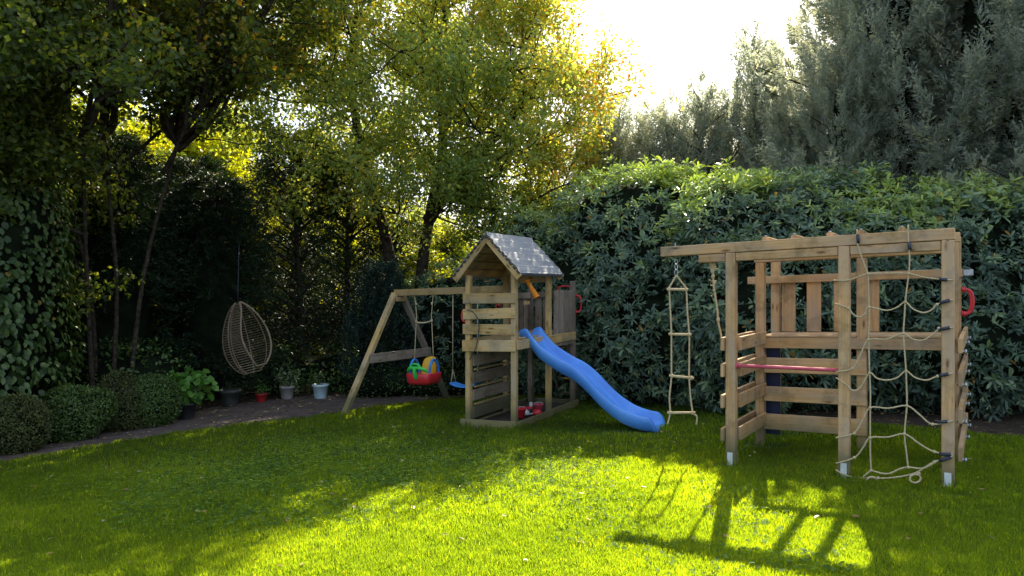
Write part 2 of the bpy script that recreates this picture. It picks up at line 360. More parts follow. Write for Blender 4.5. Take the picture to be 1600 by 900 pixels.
# grass blades: denser and finer towards the camera
def make_grass():
    cells = [(3.3, 5.2, 340000, .0036, 1.), (5.2, 7.5, 270000, .0052, 1.05), (7.5, 12.3, 210000, .008, 1.15), (.6, 3.3, 30000, .006, 1.)]
    g = G()
    for y0, y1, n, w, hs in cells:
        y = rng.uniform(y0, y1, n); hw = np.clip(y * .80 + .5, 2.5, 8.5)
        x = rng.uniform(-1, 1, n) * hw
        k = inside(x, y, LQ)
        # bare soil ring round the posts and under the slide end
        k &= ~((((x - 1.42) / .42) ** 2 + ((y - 8.68) / .16) ** 2 < 1) & (rng.random(n) < .85))
        for (px_, py_, rr_) in SOILED: k &= ~((((x - px_) / rr_ / 1.3) ** 2 + ((y - py_) / rr_) ** 2 < 1) & (rng.random(n) < .75))
        sb = ((x - (.03)) * .45 + (y - 9.083) * .893); su = ((x - .03) * .893 - (y - 9.083) * .45)
        k &= ~((sb > -.05) & (sb < 1.95) & (su > -.7) & (su < .06))
        cd = clover_density(x, y)
        k &= rng.random(n) > cd * .7
        x = x[k]; y = y[k]; m = len(x)
        tuft = vnoise(x, y, 9., 3); big = vnoise(x, y, 1.2, 4)
        h = (.017 + .026 * tuft + .014 * rng.random(m)) * hs
        for (px_, py_) in POSTXY:
            dd = np.hypot(x - px_, y - py_); h = h * (1 + 1.3 * np.exp(-(dd / .13) ** 2))
        az = rng.uniform(0, 2 * PI, m); lean = rng.uniform(.1, .75, m)
        dx = np.cos(az) * lean * h; dy = np.sin(az) * lean * h
        wv = w * rng.uniform(.6, 1.3, m); pa = az + rng.uniform(-.9, .9, m) + PI / 2
        sx = np.cos(pa) * wv / 2; sy = np.sin(pa) * wv / 2
        z0 = .014 + SL * x
        P = np.stack([np.stack([x - sx, y - sy, z0], 1), np.stack([x + sx, y + sy, z0], 1),
                      np.stack([x + dx * .4 + sx * .8, y + dy * .4 + sy * .8, z0 + h * .6], 1), np.stack([x + dx * .4 - sx * .8, y + dy * .4 - sy * .8, z0 + h * .6], 1),
                      np.stack([x + dx, y + dy, z0 + h], 1)], 1)
        b = np.arange(m)[:, None] * 5
        r = np.clip(.15 + .38 * rng.random(m) + .3 * big + .15 * tuft + (rng.random(m) < .02) * .5, 0, 1)
        rr = np.repeat(r, 5); nb = g.n
        g.add(P.reshape(-1, 3), b + [0, 1, 2, 3], 0, rr)
        g.F.append((nb + b + [3, 2, 4], 0))
    o = g.build('grass', M['grass'], None, False); tag(o, 'short mown grass covering the lawn', 'grass', kind='stuff')
make_grass()
def make_clover():
    n = 90000; y = 4.2 + (11.2 - 4.2) * rng.random(n) ** 1.15; x = rng.uniform(-1, 1, n) * (y * .72)
    k = (rng.random(n) < clover_density(x, y) * .95) & inside(x, y, LQ)
    x = x[k]; y = y[k]; m = len(x); z = .03 + .025 * rng.random(m) + SL * x
    g = G(); a0 = rng.uniform(0, 2 * PI, m); r = rng.random(m)
    for q in range(3):
        a = a0 + q * 2 * PI / 3
        d = np.stack([np.cos(a), np.sin(a), rng.uniform(-.1, .35, m)], 1)
        nn = np.stack([rng.normal(0, .25, m), rng.normal(0, .25, m), np.ones(m)], 1)
        L = rng.uniform(.014, .024, m)
        g.leaves(np.stack([x, y, z], 1), d, nn, L, L * 1.05, r, 0, .1, 6)
    tag(g.build('clover', M['clover'], None, False), 'clover patches growing through the lawn', 'clover', kind='stuff')
make_clover()
def make_litter():
    g = G(); n = 5200
    y = rng.uniform(4.5, 13.5, n); x = rng.uniform(-1, 1, n) * y * .75
    on = inside(x, y, LQ); k = (~on) | (rng.random(n) < .06)
    x = x[k]; y = y[k]; on = on[k]; m = len(x)
    c = np.stack([x, y, np.where(on, .05, .022) + SL * x], 1)
    a = rng.uniform(0, 2 * PI, m); d = np.stack([np.cos(a), np.sin(a), rng.uniform(-.2, .3, m)], 1)
    nn = np.stack([rng.normal(0, .3, m), rng.normal(0, .3, m), np.ones(m)], 1)
    g.leaves(c, d, nn, rng.uniform(.03, .06, m), rng.uniform(.015, .03, m), rng.random(m), 0, .2, 6)
    tag(g.build('fallen_leaves', M['litter'], None, False), 'dry fallen leaves scattered over path and soil', 'leaves', kind='stuff')
make_litter()

# ------------------------------------------------------------------ play tower
TO = Vector((.03, 9.083, 0)); TU = Vector((.893, -.45, 0)); TV = Vector((.45, .893, 0)); UP = (0, 0, 1)
def T(s, t, z): return TO + TU * s + TV * t + Vector((0, 0, z))
tower = thing('play_tower', TO.x, TO.y, 'weathered wooden play tower with gabled canvas roof, blue slide and swing beam', 'play tower')
W_ = M['wood_t']; WG = M['wood_g']
PW = .66; D1 = 1.06; D2 = 1.88
for s, t, h, m in ((-PW, 0, 1.98, W_), (0, 0, 2.0, W_), (0, D1, 2.0, W_), (-PW, D1, 2.0, W_), (-PW, D2, 1.8, WG), (.03, D2, 1.89, WG)):
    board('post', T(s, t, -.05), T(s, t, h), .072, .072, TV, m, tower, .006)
for z in (1.675, 1.48, 1.28):
    dz = R0.uniform(-.008, .008)
    b = board('rail_board', T(-PW - .06, -.048, z + dz), T(.03, -.048, z - dz), .132, .022, UP, W_, tower)
    for ss in (-PW, 0):
        for q in (-.035, .035): 
            g = G(); p = T(ss, -.060, z + q); g.tube([p, p - TV * .005], .007, 8)
            wbuild(g, 'screw', M['steel'], tower, parent=b)
board('deck_beam', T(-PW - .06, -.055, 1.073), T(.045, -.055, 1.073), .145, .036, UP, W_, tower)
board('deck_beam', T(.055, -.03, 1.08), T(.055, D2 + .03, 1.08), .12, .03, UP, W_, tower)
board('deck_beam', T(-PW - .055, -.03, 1.08), T(-PW - .055, D2 + .03, 1.08), .12, .03, UP, WG, tower)
board('deck_beam', T(-PW, D2 - .06, 1.075), T(0, D2 - .06, 1.075), .12, .03, UP, WG, tower)
for i in range(15):
    t0 = .02 + i * .126
    board('deck_board', T(-PW - .02, t0 + .05, 1.152), T(.02, t0 + .05, 1.152), .118, .02, TV, W_, tower) if not (abs(t0 + .05 - D1) < .09) else board('deck_board', T(-PW + .05, t0 + .05, 1.152), T(-.05, t0 + .05, 1.152), .118, .02, TV, W_, tower)
# right wall: rails and grey palings of the open bay; left wall the same
board('top_rail', T(.0, D1 + .04, 1.70), T(.03, D2 - .04, 1.70), .08, .035, UP, WG, tower)
board('top_rail', T(-PW, D1 + .04, 1.695), T(-PW, D2 - .04, 1.695), .09, .035, UP, WG, tower)
board('top_rail', T(-PW - .03, D2 + .052, 1.70), T(.06, D2 + .052, 1.70), .09, .03, UP, WG, tower)
for i in range(4):
    t0 = D1 + .10 + i * .185
    board('paling', T(.05, t0 + .045, .97 + R0.uniform(-.01, .01)), T(.052, t0 + .045, 1.75 + R0.uniform(-.012, .008)), .155, .018, TV, WG, tower)
for i in range(5):
    t0 = D1 + .11 + i * .155
    board('paling', T(-PW - .04, t0, .98), T(-PW - .04, t0, 1.735), .11, .018, TV, WG, tower)
for i in range(2):
    board('paling', T(-PW + .10 + i * .13, D2 + .07, .99), T(-PW + .10 + i * .13, D2 + .07, 1.73), .11, .018, TU, WG, tower)
# climbing wall between the two left posts, with thin treads
for i, (z0, z1) in enumerate(((.80, .95), (.575, .72), (.35, .495), (.125, .28))):
    board('climbing_board', T(-PW + .045, .03, (z0 + z1) / 2), T(-PW + .045, D1 - .03, (z0 + z1) / 2), z1 - z0, .02, UP, WG, tower)
    board('tread', T(-PW + .07, .03, z0 - .04), T(-PW + .07, D1 - .04, z0 - .04), .035, .02, TU, W_, tower, .003)
# sandbox
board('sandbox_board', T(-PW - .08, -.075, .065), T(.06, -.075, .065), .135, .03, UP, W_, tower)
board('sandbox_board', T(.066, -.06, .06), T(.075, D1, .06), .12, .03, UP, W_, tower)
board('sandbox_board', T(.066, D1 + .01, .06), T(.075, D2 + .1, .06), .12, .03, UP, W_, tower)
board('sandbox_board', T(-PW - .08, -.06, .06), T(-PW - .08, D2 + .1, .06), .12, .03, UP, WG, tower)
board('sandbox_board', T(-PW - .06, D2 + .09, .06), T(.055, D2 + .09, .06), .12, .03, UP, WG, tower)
g = G()
ns = 16
V = [T(-PW - .06 + .12 * 0 + (PW + .11) * i / ns, -.06 + (D2 + .14) * j / ns, .055 + .02 * mnoise.noise(Vector((i * .5, j * .5, 0)))) for j in range(ns + 1) for i in range(ns + 1)]
F = [(j * (ns + 1) + i, j * (ns + 1) + i + 1, (j + 1) * (ns + 1) + i + 1, (j + 1) * (ns + 1) + i) for j in range(ns) for i in range(ns)]
g.add(V, F); wbuild(g, 'sand', M['sand'], tower)
# roof
APX = 2.47; EAVE = 1.985; SE = .455; SC = -PW / 2
sl = math.atan2(APX - EAVE, SE)
roof_later = []
for t in (-.13, D1 + .13):
    for sg in (-1, 1):
        a = T(SC + sg * .012, t, APX - .045); b = T(SC + sg * (SE + .01), t, EAVE - .065)
        roof_later.append(board('barge_board', a, b, .085, .024, UP, W_, tower))
for sg in (-1, 1):
    for i in range(5):
        f = (i + .5) / 5; s = SC + sg * SE * f; z = APX + (EAVE - APX) * f - .012
        wd = (TU * (sg * SE) + Vector((0, 0, EAVE - APX))).normalized()
        roof_later.append(board('roof_board', T(s, -.115, z), T(s, D1 + .115, z), .122, .016, wd, W_, tower))
for i, (z, hw) in enumerate(((1.93, .34), (2.05, .34), (2.17, .25), (2.29, .13))):
    roof_later.append(board('gable_board', T(SC - hw, D1 + .02, z), T(SC + hw, D1 + .02, z), .115, .018, UP, W_, tower))
m, nt, out = newmat('roofing_felt'); b = principled(nt, out, .62, .3)
tc = N(nt, 'ShaderNodeTexCoord'); n1 = N(nt, 'ShaderNodeTexNoise', Scale=5., Detail=6.); nt.links.new(tc.outputs['Object'], n1.inputs['Vector'])
cr = ramp(nt, [(.25, (.22, .235, .27)), (.55, (.25, .26, .29)), (.8, (.29, .29, .30))]); nt.links.new(n1.outputs[0], cr.inputs[0]); nt.links.new(cr.outputs[0], b.inputs['Base Color'])
n2 = N(nt, 'ShaderNodeTexNoise', Scale=14., Detail=3.); nt.links.new(tc.outputs['Object'], n2.inputs['Vector'])
bp = N(nt, 'ShaderNodeBump', Strength=.25, Distance=.01); nt.links.new(n2.outputs[0], bp.inputs['Height']); nt.links.new(bp.outputs[0], b.inputs['Normal'])
M['felt'] = m
g = G(); nx, ny = 96, 16; V = []; F = []
for layer, off in ((0, .022), (1, .008)):
    for j in range(ny + 1):
        for i in range(nx + 1):
            q = i / nx * 2 - 1; f = abs(q); sg = 1 if q >= 0 else -1
            s = SC + q * (SE + .035); z = APX + (EAVE - .03 - APX) * f
            step = (f * 6) % 1.0; wv = .022 * (1 - step) if f > .03 else .02
            if f > .97: z -= .02
            rag = .012 * math.sin(i * 1.33) + .008 * math.sin(i * .6)
            t = -.15 + (D1 + .30) * j / ny + (rag if j in (0, ny) else 0)
            z += off + wv * (layer == 0) + .006 * mnoise.noise(Vector((i * .18, j * .5, 3)))
            V.append(T(s, t, z))
n1v = (nx + 1) * (ny + 1)
for L in range(2):
    for j in range(ny):
        for i in range(nx):
            a = L * n1v + j * (nx + 1) + i; F.append((a, a + 1, a + nx + 2, a + nx + 1))
for i in range(nx):
    F.append((i, i + 1, n1v + i + 1, n1v + i)); a = ny * (nx + 1) + i; F.append((a, a + 1, n1v + a + 1, n1v + a))
for j in range(ny):
    a = j * (nx + 1); F.append((a, a + nx + 1, n1v + a + nx + 1, n1v + a)); a += nx; F.append((a, a + nx + 1, n1v + a + nx + 1, n1v + a))
g.add(V, F); rf = wbuild(g, 'roof', M['felt'], tower, False)
for o in roof_later: o.parent = rf
for i in range(9):
    for sg in (-1, 1):
        f = (i + .6) / 9.3; s = SC + sg * (SE + .02) * f; z = APX + (EAVE - .03 - APX) * f + .012
        p = T(s, -.155, z); q = T(s + sg * .03, -.155, z - .032)
        g = G(); g.tube([p, q], .012, 6); wbuild(g, 'edge_fold', M['tape'], tower, parent=rf)
# slide
prof = [(-.10, 1.15), (0, 1.10), (.09, .985), (.2, .875), (.33, .79), (.49, .70), (.62, .64), (.74, .56), (.86, .455), (.97, .345), (1.08, .25), (1.2, .165), (1.32, .10), (1.44, .06), (1.56, .035), (1.66, .03), (1.70, .0)]
pp = spline([(a, 0, b) for a, b in prof], 4); nP = len(pp)
hw = .225; cen = .53
# cross-section: (offset along t, height)
cs = [(-hw, .0), (-hw - .012, .10), (-hw - .018, .15), (-hw - .006, .165), (-hw + .022, .165), (-hw + .036, .15), (-hw + .042, .08), (-hw + .07, .045), (-.08, .035), (0, .032), (.08, .035), (hw - .07, .045), (hw - .042, .08), (hw - .036, .15), (hw - .022, .165), (hw + .006, .165), (hw + .018, .15), (hw + .012, .10), (hw, .0)]
V = []
for i, p in enumerate(pp):
    f = i / (nP - 1); hs = 1.0 if f < .9 else max(.28, 1 - (f - .9) / .1 * .72)
    if f < .06: hs = .55 + .45 * f / .06
    for (o, h) in cs:
        V.append(T(p[0] + .02 + (h * .0), cen + o, p[2] + h * hs))
k = len(cs); F = [(i * k + q, i * k + q + 1, (i + 1) * k + q + 1, (i + 1) * k + q) for i in range(nP - 1) for q in range(k - 1)]
F += [(i * k + k - 1, i * k, (i + 1) * k, (i + 1) * k + k - 1) for i in range(nP - 1)]
g = G(); g.add(V, F)
g.add([V[(nP - 1) * k + q] for q in range(k)], [list(range(k))]); g.add([V[q] for q in range(k)], [list(range(k))[::-1]])
slide = wbuild(g, 'slide', M['slide'], tower, True)
# red grab handles, D shaped
def handle(p, axis, out, L=.24, root=None, r=.0115):
    g = G(); p = Vector(p); axis = Vector(axis).normalized(); out = Vector(out).normalized()
    pts = spline([p - axis * L / 2, p - axis * L / 2 + out * .03, p - axis * L * .38 + out * .065, p + out * .08, p + axis * L * .38 + out * .065, p + axis * L / 2 + out * .03, p + axis * L / 2], 4)
    g.tube(pts, r, 10)
    for e in (-1, 1):
        q = p + axis * e * L / 2; g.tube([q, q + out * .012], .028, 12)
    return wbuild(g, 'handle', M['red'], root)
handle(T(-PW - .04, .02, 1.46), UP, -TU, .16, tower); handle(T(-PW - .06, D1 - .06, 1.5), UP, -TU, .16, tower)
handle(T(-PW - .06, D2 - .02, 1.45), UP, -TU, .26, tower); handle(T(.065, D2 + .04, 1.55), UP, TU + TV * .5, .24, tower)
handle(T(-.12, D2 + .05, 1.74), TU, UP, .24, tower)
# orange play telescope on the slide rail
g = G(); a = T(-.02, .40, 1.90); b = T(.09, .47, 1.67)
d_ = (b - a); g.tube([a, a + d_ * .08, a + d_ * .09, a + d_ * .55, a + d_ * .56, a + d_ * .93, a + d_ * .94, b], [.034, .034, .026, .029, .033, .037, .045, .045], 14)
wbuild(g, 'telescope', M['orange'], tower)
board('telescope_bracket', T(-.04, .36, 1.60), T(-.04, .52, 1.60), .05, .02, UP, W_, tower)
# thin dark cord hanging from a rail
g = G(); g.tube(spline([T(-PW + .02, -.085, 1.54), T(-PW + .12, -.09, 1.50), T(-PW + .20, -.09, 1.36), T(-PW + .17, -.09, 1.10), T(-PW + .10, -.09, .95), T(-PW + .05, -.08, .90)], 5), .006, 6); wbuild(g, 'cord', M['tape'], tower)
# back ladder
for s in (-.46, -.14):
    board('ladder_rail', T(s, D2 + .05, 1.1), T(s, D2 + .75, -.02), .07, .03, TV, WG, tower)
for i in range(4):
    f = .2 + i * .22; board('ladder_rung', T(-.46, D2 + .05 + .7 * f, 1.1 - 1.12 * f), T(-.14, D2 + .05 + .7 * f, 1.1 - 1.12 * f), .05, .03, TV, W_, tower)
# swing frame bolted to the tower
AP = Vector((-1.77, 11.3, 0)); A1 = Vector((-2.45, 10.38, -.03)); A2 = Vector((-1.08, 12.2, -.03))
bend = T(.03, D1 + .1, 1.79)
b0 = Vector((AP.x - .07 * .893, AP.y + .07 * .45, 1.80)); b1 = b0 + TU * 2.0; 
board('swing_beam', b0, b1, .10, .075, UP, W_, tower)
la = Vector((AP.x - .03, AP.y - .06, 1.83))
board('swing_leg', A1, AP + Vector((-.055, -.055, 1.79)), .085, .07, TU, W_, tower)
board('swing_leg', A2, AP + Vector((.045, .075, 1.77)), .085, .07, TU, WG, tower)
f1 = .47; c1 = A1.lerp(AP + Vector((0, 0, 1.8)), f1) + TU * .06; c2 = A2.lerp(AP + Vector((0, 0, 1.8)), f1) + TU * .06
board('cross_board', c1 - TV * .06, c2 + TV * .06, .14, .025, UP, WG, tower)
board('cross_block', Vector((AP.x, AP.y, 1.70)) - TV * .12 + TU * .05, Vector((AP.x, AP.y, 1.70)) + TV * .12 + TU * .05, .07, .03, UP, W_, tower)

# swings
def bp_(u, z=1.75): return Vector((AP.x, AP.y, z)) + TU * u
sw = thing('toddler_swing', bp_(.47).x, bp_(.47).y, 'red plastic toddler swing seat with yellow back, blue arms and green bar', 'swing', z=.44)
sc_ = bp_(.47, 0); fw = (-TV * .9 - TU * .1).normalized(); rt = TU
SS = .86
def S(a, f, z): return sc_ + TU * a * SS + fw * f * SS + Vector((0, 0, z))
def shell(name, rings, mat, root, closed_ring=True, caps=True):
    g = G(); k = len(rings[0]); V = [p for r in rings for p in r]
    F = [(i * k + q, i * k + (q + 1) % k, (i + 1) * k + (q + 1) % k, (i + 1) * k + q) for i in range(len(rings) - 1) for q in range(k)]
    g.add(V, F)
    if caps:
        g.add(rings[0], [list(range(k))[::-1]]); g.add(rings[-1], [list(range(k))])
    return wbuild(g, name, mat, root)
def ovring(z, a, f, n=24, cf=0, pw=.45):
    R = []
    for i in range(n):
        t = i * 2 * PI / n; c, s_ = math.cos(t), math.sin(t)
        R.append(S(a * math.copysign(abs(c) ** pw, c), cf + f * math.copysign(abs(s_) ** pw, s_), z))
    return R
shell('seat', [ovring(.40, .16, .13), ovring(.39, .21, .17), ovring(.43, .25, .21), ovring(.55, .265, .225), ovring(.565, .255, .215), ovring(.55, .21, .17), ovring(.48, .17, .13)], M['red'], sw)
# back rest, curved plate
def plate(name, fn, mat, root, nu=10, nv=6, th=.016):
    g = G(); V = []
    for L in (0, 1):
        for j in range(nv + 1):
            for i in range(nu + 1):
                V.append(fn(i / nu, j / nv, L * th))
    n1 = (nu + 1) * (nv + 1); F = []
    for L in (0, 1):
        for j in range(nv):
            for i in range(nu):
                a = L * n1 + j * (nu + 1) + i; F.append((a, a + 1, a + nu + 2, a + nu + 1))
    for i in range(nu):
        F.append((i, i + 1, n1 + i + 1, n1 + i)); a = nv * (nu + 1) + i; F.append((a, a + 1, n1 + a + 1, n1 + a))
    for j in range(nv):
        a = j * (nu + 1); F.append((a, a + nu + 1, n1 + a + nu + 1, n1 + a)); a += nu; F.append((a, a + nu + 1, n1 + a + nu + 1, n1 + a))
    g.add(V, F); return wbuild(g, name, mat, root)
def backfn(u, v, th):
    x = (u * 2 - 1); w = .155 * (1 - .45 * max(0, v - .6) ** 1.5 * 2.2)
    return S(x * w + .03, -.13 - .05 * v - th + .05 * x * x, .50 + .30 * v * (1 - .12 * x * x))
plate('back_rest', backfn, M['yellow'], sw)
for sg in (-1, 1):
    g = G(); g.tube(spline([S(sg * .205, .12, .50), S(sg * .21, .11, .64), S(sg * .205, .06, .73), S(sg * .20, .0, .76), S(sg * .205, -.07, .73), S(sg * .21, -.12, .64), S(sg * .205, -.15, .50)], 5), .020, 10)
    wbuild(g, 'arm', M['seatblue'], sw)
g = G()
g.tube(spline([S(-.2, .17, .60), S(-.12, .235, .645), S(0, .255, .655), S(.12, .235, .645), S(.2, .17, .60)], 5), .026, 10)
g.tube(spline([S(0, .255, .65), S(0, .25, .58), S(0, .20, .49)], 4), [.034] * 8 + [.03], 10)
for sg in (-1, 1): g.tube(spline([S(sg * .12, .235, .645), S(sg * .07, .24, .70), S(0, .245, .715)], 4), .016, 8)
wbuild(g, 'restraint_bar', M['green'], sw)
g = G()
for sg in (-1, 1):
    g.tube(spline([bp_(.47 + sg * .17, 1.755), S(sg * .16, 0, 1.45), S(sg * .165, 0, 1.35), S(sg * .2, 0, .80)], 4), .007, 6)
    for zz in (1.62, 1.35): 
        g.tube([S(sg * .165, 0, zz - .02), S(sg * .165, 0, zz + .02)], .014, 8)
    g.tube(spline([S(sg * .2, 0, .80), S(sg * .2, .02, .74), S(sg * .2, 0, .68)], 4), .006, 6)
g.tube(spline([S(-.175, 0, 1.34), S(-.05, 0, 1.325), S(.1, 0, 1.34), S(.175, 0, 1.38)], 4), .012, 8)
wbuild(g, 'rope', M['rope'], sw)
sw2 = thing('flat_swing', bp_(1.2).x, bp_(1.2).y, 'flat blue swing seat on thin ropes beside the tower', 'swing', z=.38)
sc_ = bp_(1.2, 0); SS = 1.0
def seatfn(u, v, th):
    x = u * 2 - 1; return S(x * .215, (v - .5) * .15, .385 - th + .05 * x * x + .0)
plate('seat', seatfn, M['seatblue'], sw2, 12, 4, .025)
g = G()
for sg in (-1, 1):
    g.tube([bp_(1.2 + sg * .21, 1.755), S(sg * .213, 0, 1.2), S(sg * .213, 0, .62)], .007, 6)
    for e in (-1, 1): g.tube([S(sg * .213, 0, .62), S(sg * .20, e * .06, .425)], .006, 6)
wbuild(g, 'rope', M['rope'], sw2)

# sandbox toys
def toy(x, y, fn, name, label):
    r = thing(name, x, y, label, 'toy', z=.07); fn(r, x, y)
def bucket(mat):
    def f(r, x, y):
        g = G(); g.lathe([(0, 0), (.05, 0), (.068, .11), (.073, .11), (.073, .12), (.064, .12), (.048, .012), (0, .012)], (x, y, .07)); wbuild(g, 'bucket_body', mat, r)
        g = G(); g.tube(spline([(x - .07, y, .185), (x - .05, y - .05, .215), (x, y - .075, .225), (x + .05, y - .05, .215), (x + .07, y, .185)], 4), .004, 6); wbuild(g, 'handle', M['white'], r)
    return f
def truck(mat):
    def f(r, x, y):
        bx = board('truck_body', (x - .10, y, .125), (x + .10, y, .125), .09, .05, (0, 1, 0), mat, r, .01)
        board('cab', (x + .05, y, .18), (x + .10, y, .18), .08, .06, (0, 1, 0), M['white'], r, .012)
        for a in (-.06, .06):
            for b_ in (-.05, .05):
                g = G(); g.tube([(x + a, y + b_ - .012, .10), (x + a, y + b_ + .012, .10)], .03, 14); wbuild(g, 'wheel', M['tape'], r)
    return f
def mould(mat):
    def f(r, x, y):
        g = G(); g.lathe([(0, .05), (.03, .055), (.055, .035), (.07, .0), (.075, .0), (.058, .042), (.03, .065), (0, .06)], (x, y, .075), 16); wbuild(g, 'mould_shell', mat, r)
        g = G(); g.tube([(x + .07, y, .08), (x + .17, y - .02, .095)], .012, 8); wbuild(g, 'grip', mat, r)
    return f
p = T(-.18, .55, 0); toy(p.x, p.y, bucket(M['red']), 'toy_bucket', 'red toy bucket standing in the sandbox under the tower')
p = T(-.30, .95, 0); toy(p.x, p.y, truck(M['red']), 'toy_truck', 'red toy truck with white cab in the sandbox')
p = T(-.08, .85, 0); toy(p.x, p.y, mould(M['red']), 'sand_mould', 'red shell shaped sand mould next to the toys')
p = T(-.22, .76, 0); toy(p.x, p.y, mould(M['white']), 'sand_scoop', 'white sand scoop lying among red toys')
p = T(-.12, .98, 0); toy(p.x, p.y, bucket(M['pink']), 'toy_bucket', 'pink toy bucket behind the red bucket in the sandbox')

# ------------------------------------------------------------------ climbing frame
AO = Vector((2.093, 6.895, 0)); CU = Vector((.835, -.55, 0)); CV = Vector((.55, .835, 0))
def K(s, t, z): return AO + CU * s + CV * t + Vector((0, 0, z))
cf = thing('jungle_gym', AO.x, AO.y, 'brown wooden climbing frame with overhanging beam, deck and red turning bar', 'climbing frame')
WC = M['wood_c']; SB = 1.77; SCn = .99; T2 = 1.06; T3 = 1.72
posts = [(0, 0, 2.042, 1), (SCn, 0, 2.042, 1), (SB, 0, 2.042, 1), (0, T2, 1.97, 0), (SCn, T2, 1.97, 0), (SB, T2, 2.07, 0), (-.0, T3, 2.1, 0), (SB, T3, 2.16, 0)]
for s, t, h, pl in posts:
    b = board('post', K(s, t, .03 if pl else -.05), K(s, t, h), .092, .092, CV, WC, cf, .007)
    if pl:
        
        board('post_anchor', K(s - .0, t - .052, -.05), K(s, t - .052, .15), .05, .006, CU, M['white'], cf, .001)
# two stacked front beams, second row beam
board('front_beam', K(-.70, .0, 2.092), K(SB + .05, .0, 2.092), .096, .085, UP, WC, cf, .006)
board('lower_beam', K(-.31, .0, 2.0), K(-.05, 0, 2.0), .075, .08, UP, WC, cf, .006)
board('lower_beam', K(.05, .0, 2.0), K(SCn - .05, 0, 2.0), .075, .08, UP, WC, cf, .006)
board('lower_beam', K(SCn + .05, .0, 2.0), K(SB - .05, 0, 2.0), .075, .08, UP, WC, cf, .006)
board('row_beam', K(-.06, T2, 2.018), K(SB - .055, T2, 2.018), .09, .085, UP, WC, cf, .006)
board('row_beam', K(SB - .05, T2, 2.12), K(SB + .05, T2 + .02, 2.12), .09, .085, UP, WC, cf, .006)
for s in (.30, .555, .86, 1.11, 1.43):
    board('joist', K(s, .05, 2.135), K(s, T2 + .06, 2.115), .085, .055, UP, WC, cf, .005)
    g = G(); p = K(s, .07, 2.18); g.tube([p, p + Vector((0, 0, .012))], .014, 8); wbuild(g, 'bolt', M['steel'], cf)
# outer stepped boards on both sides
for z in (1.13, .88, .585, .27):
    zz = z
    board('side_board', K(-.063, -.10, zz + .05), K(-.063, T2 - .02, zz + .05), .125, .028, UP, WC, cf)
    board('side_board', K(.06, .05, zz + .045), K(.06, T2 - .05, zz + .045), .13, .028, UP, WC, cf)
for z in (1.13, .86, .56, .25):
    board('side_board', K(SB + .085, -.02, z + .05), K(SB + .085, T3 + .12, z + .05), .12, .034, UP, WC, cf)
    for t in (0.03, T2, T3):
        g = G(); p = K(SB + .06, t, z - .0); g.tube([p, p + CU * .06], .014, 8); g.tube([p + CU * .055, p + CU * .07], .02, 8); wbuild(g, 'bolt', M['steel'], cf)
# boards of the second row up to the middle post
for z0, z1 in ((.80, .96), (.50, .655), (.20, .365)):
    board('wall_board', K(.05, T2 - .062, (z0 + z1) / 2), K(SCn + .05, T2 - .062, (z0 + z1) / 2), z1 - z0, .028, UP, WC, cf)
# deck between second and third row
board('deck_beam', K(.05, T2 - .064, 1.115), K(SB + .02, T2 - .064, 1.115), .11, .03, UP, WC, cf)
board('deck_beam', K(.0, T3 - .064, 1.115), K(SB, T3 - .064, 1.115), .11, .03, UP, WC, cf)
for i in range(5):
    t0 = T2 - .02 + .145 * i
    if i == 0: board('deck_board', K(.05, T2 - .02, 1.182), K(SCn - .05, T2 - .02, 1.182), .12, .022, CV, WC, cf); board('deck_board', K(SCn + .05, T2 - .02, 1.182), K(SB - .05, T2 - .02, 1.182), .12, .022, CV, WC, cf)
    else: board('deck_board', K(.0, t0 - .01, 1.182), K(SB, t0 - .01, 1.182), .132, .022, CV, WC, cf)
board('back_rail', K(-.30, T3 - .066, 1.79), K(SB + .06, T3 - .066, 1.79), .085, .035, UP, WC, cf)
board('rail_end', K(SB + .065, T3 - .066, 1.79), K(SB + .15, T3 - .066, 1.79), .06, .02, UP, M['steel'], cf, .002)
for s in (.15, .42, .70, 1.0):
    board('paling', K(s, T3 - .04, 1.195), K(s, T3 - .04, 1.75), .15, .02, CU, WC, cf)
# navy sheet hanging under the deck
board('navy_panel', K(.10, T2 + .1, .12), K(.10, T2 + .1, 1.05), .16, .02, CU, M['navy'], cf, .004)
g = G(); g.tube([K(.03, 0, .97), K(.4, 0, .965), K(.8, 0, .955), K(SCn - .03, 0, .955)], .0165, 12); g.tube([K(.045, 0, .97), K(.06, 0, .97)], .03, 12); wbuild(g, 'turning_bar', M['pink'], cf)
for q in (0, .075):
    handle(K(SB + .05 + q * .3, T3 - .02 - q * 2.2, 1.5), UP, CU, .24, cf, .012)

# rope things hanging on the frame: sample points given along the frame's own front plane
def onplane(px, py, off=-.07):
    r = (px - 800) / 1130; o = AO + CV * off
    d = (o.x * CV.x + o.y * CV.y) / (r * CV.x + CV.y)
    z = 1.7 - (py - (462 - .031 * (px - 800))) * d / 1130
    return Vector((r * d, d, z))
net = thing('climbing_net', onplane(1400, 740).x, onplane(1400, 740).y, 'hemp rope climbing net hung between the two right front posts', 'climbing net')
Q = lambda *a: [onplane(*p) for p in a]
vr = [Q((1339, 358), (1339, 378), (1344, 395), (1350, 412), (1356, 428), (1357, 455), (1358, 480), (1358, 505), (1357, 531), (1358, 557), (1358.6, 583), (1360, 610), (1359.7, 637), (1359.7, 684), (1360, 710), (1361, 735)),
      Q((1419, 351), (1419, 372), (1421, 398), (1421, 412), (1420, 427.5), (1417, 450), (1414.5, 472), (1413, 497), (1411.5, 521), (1413.5, 550), (1415.6, 580), (1416.5, 607), (1417, 634), (1413.3, 678), (1416, 705), (1419, 730))]
for v in vr:
    g = G(); g.tube(spline(v, 3), .0066, 7); wbuild(g, 'upright_rope', M['rope'], net)
K1 = [(1356, 428), (1358, 480), (1357, 531), (1358.6, 583), (1359.7, 637), (1359.7, 684), (1361, 735)]
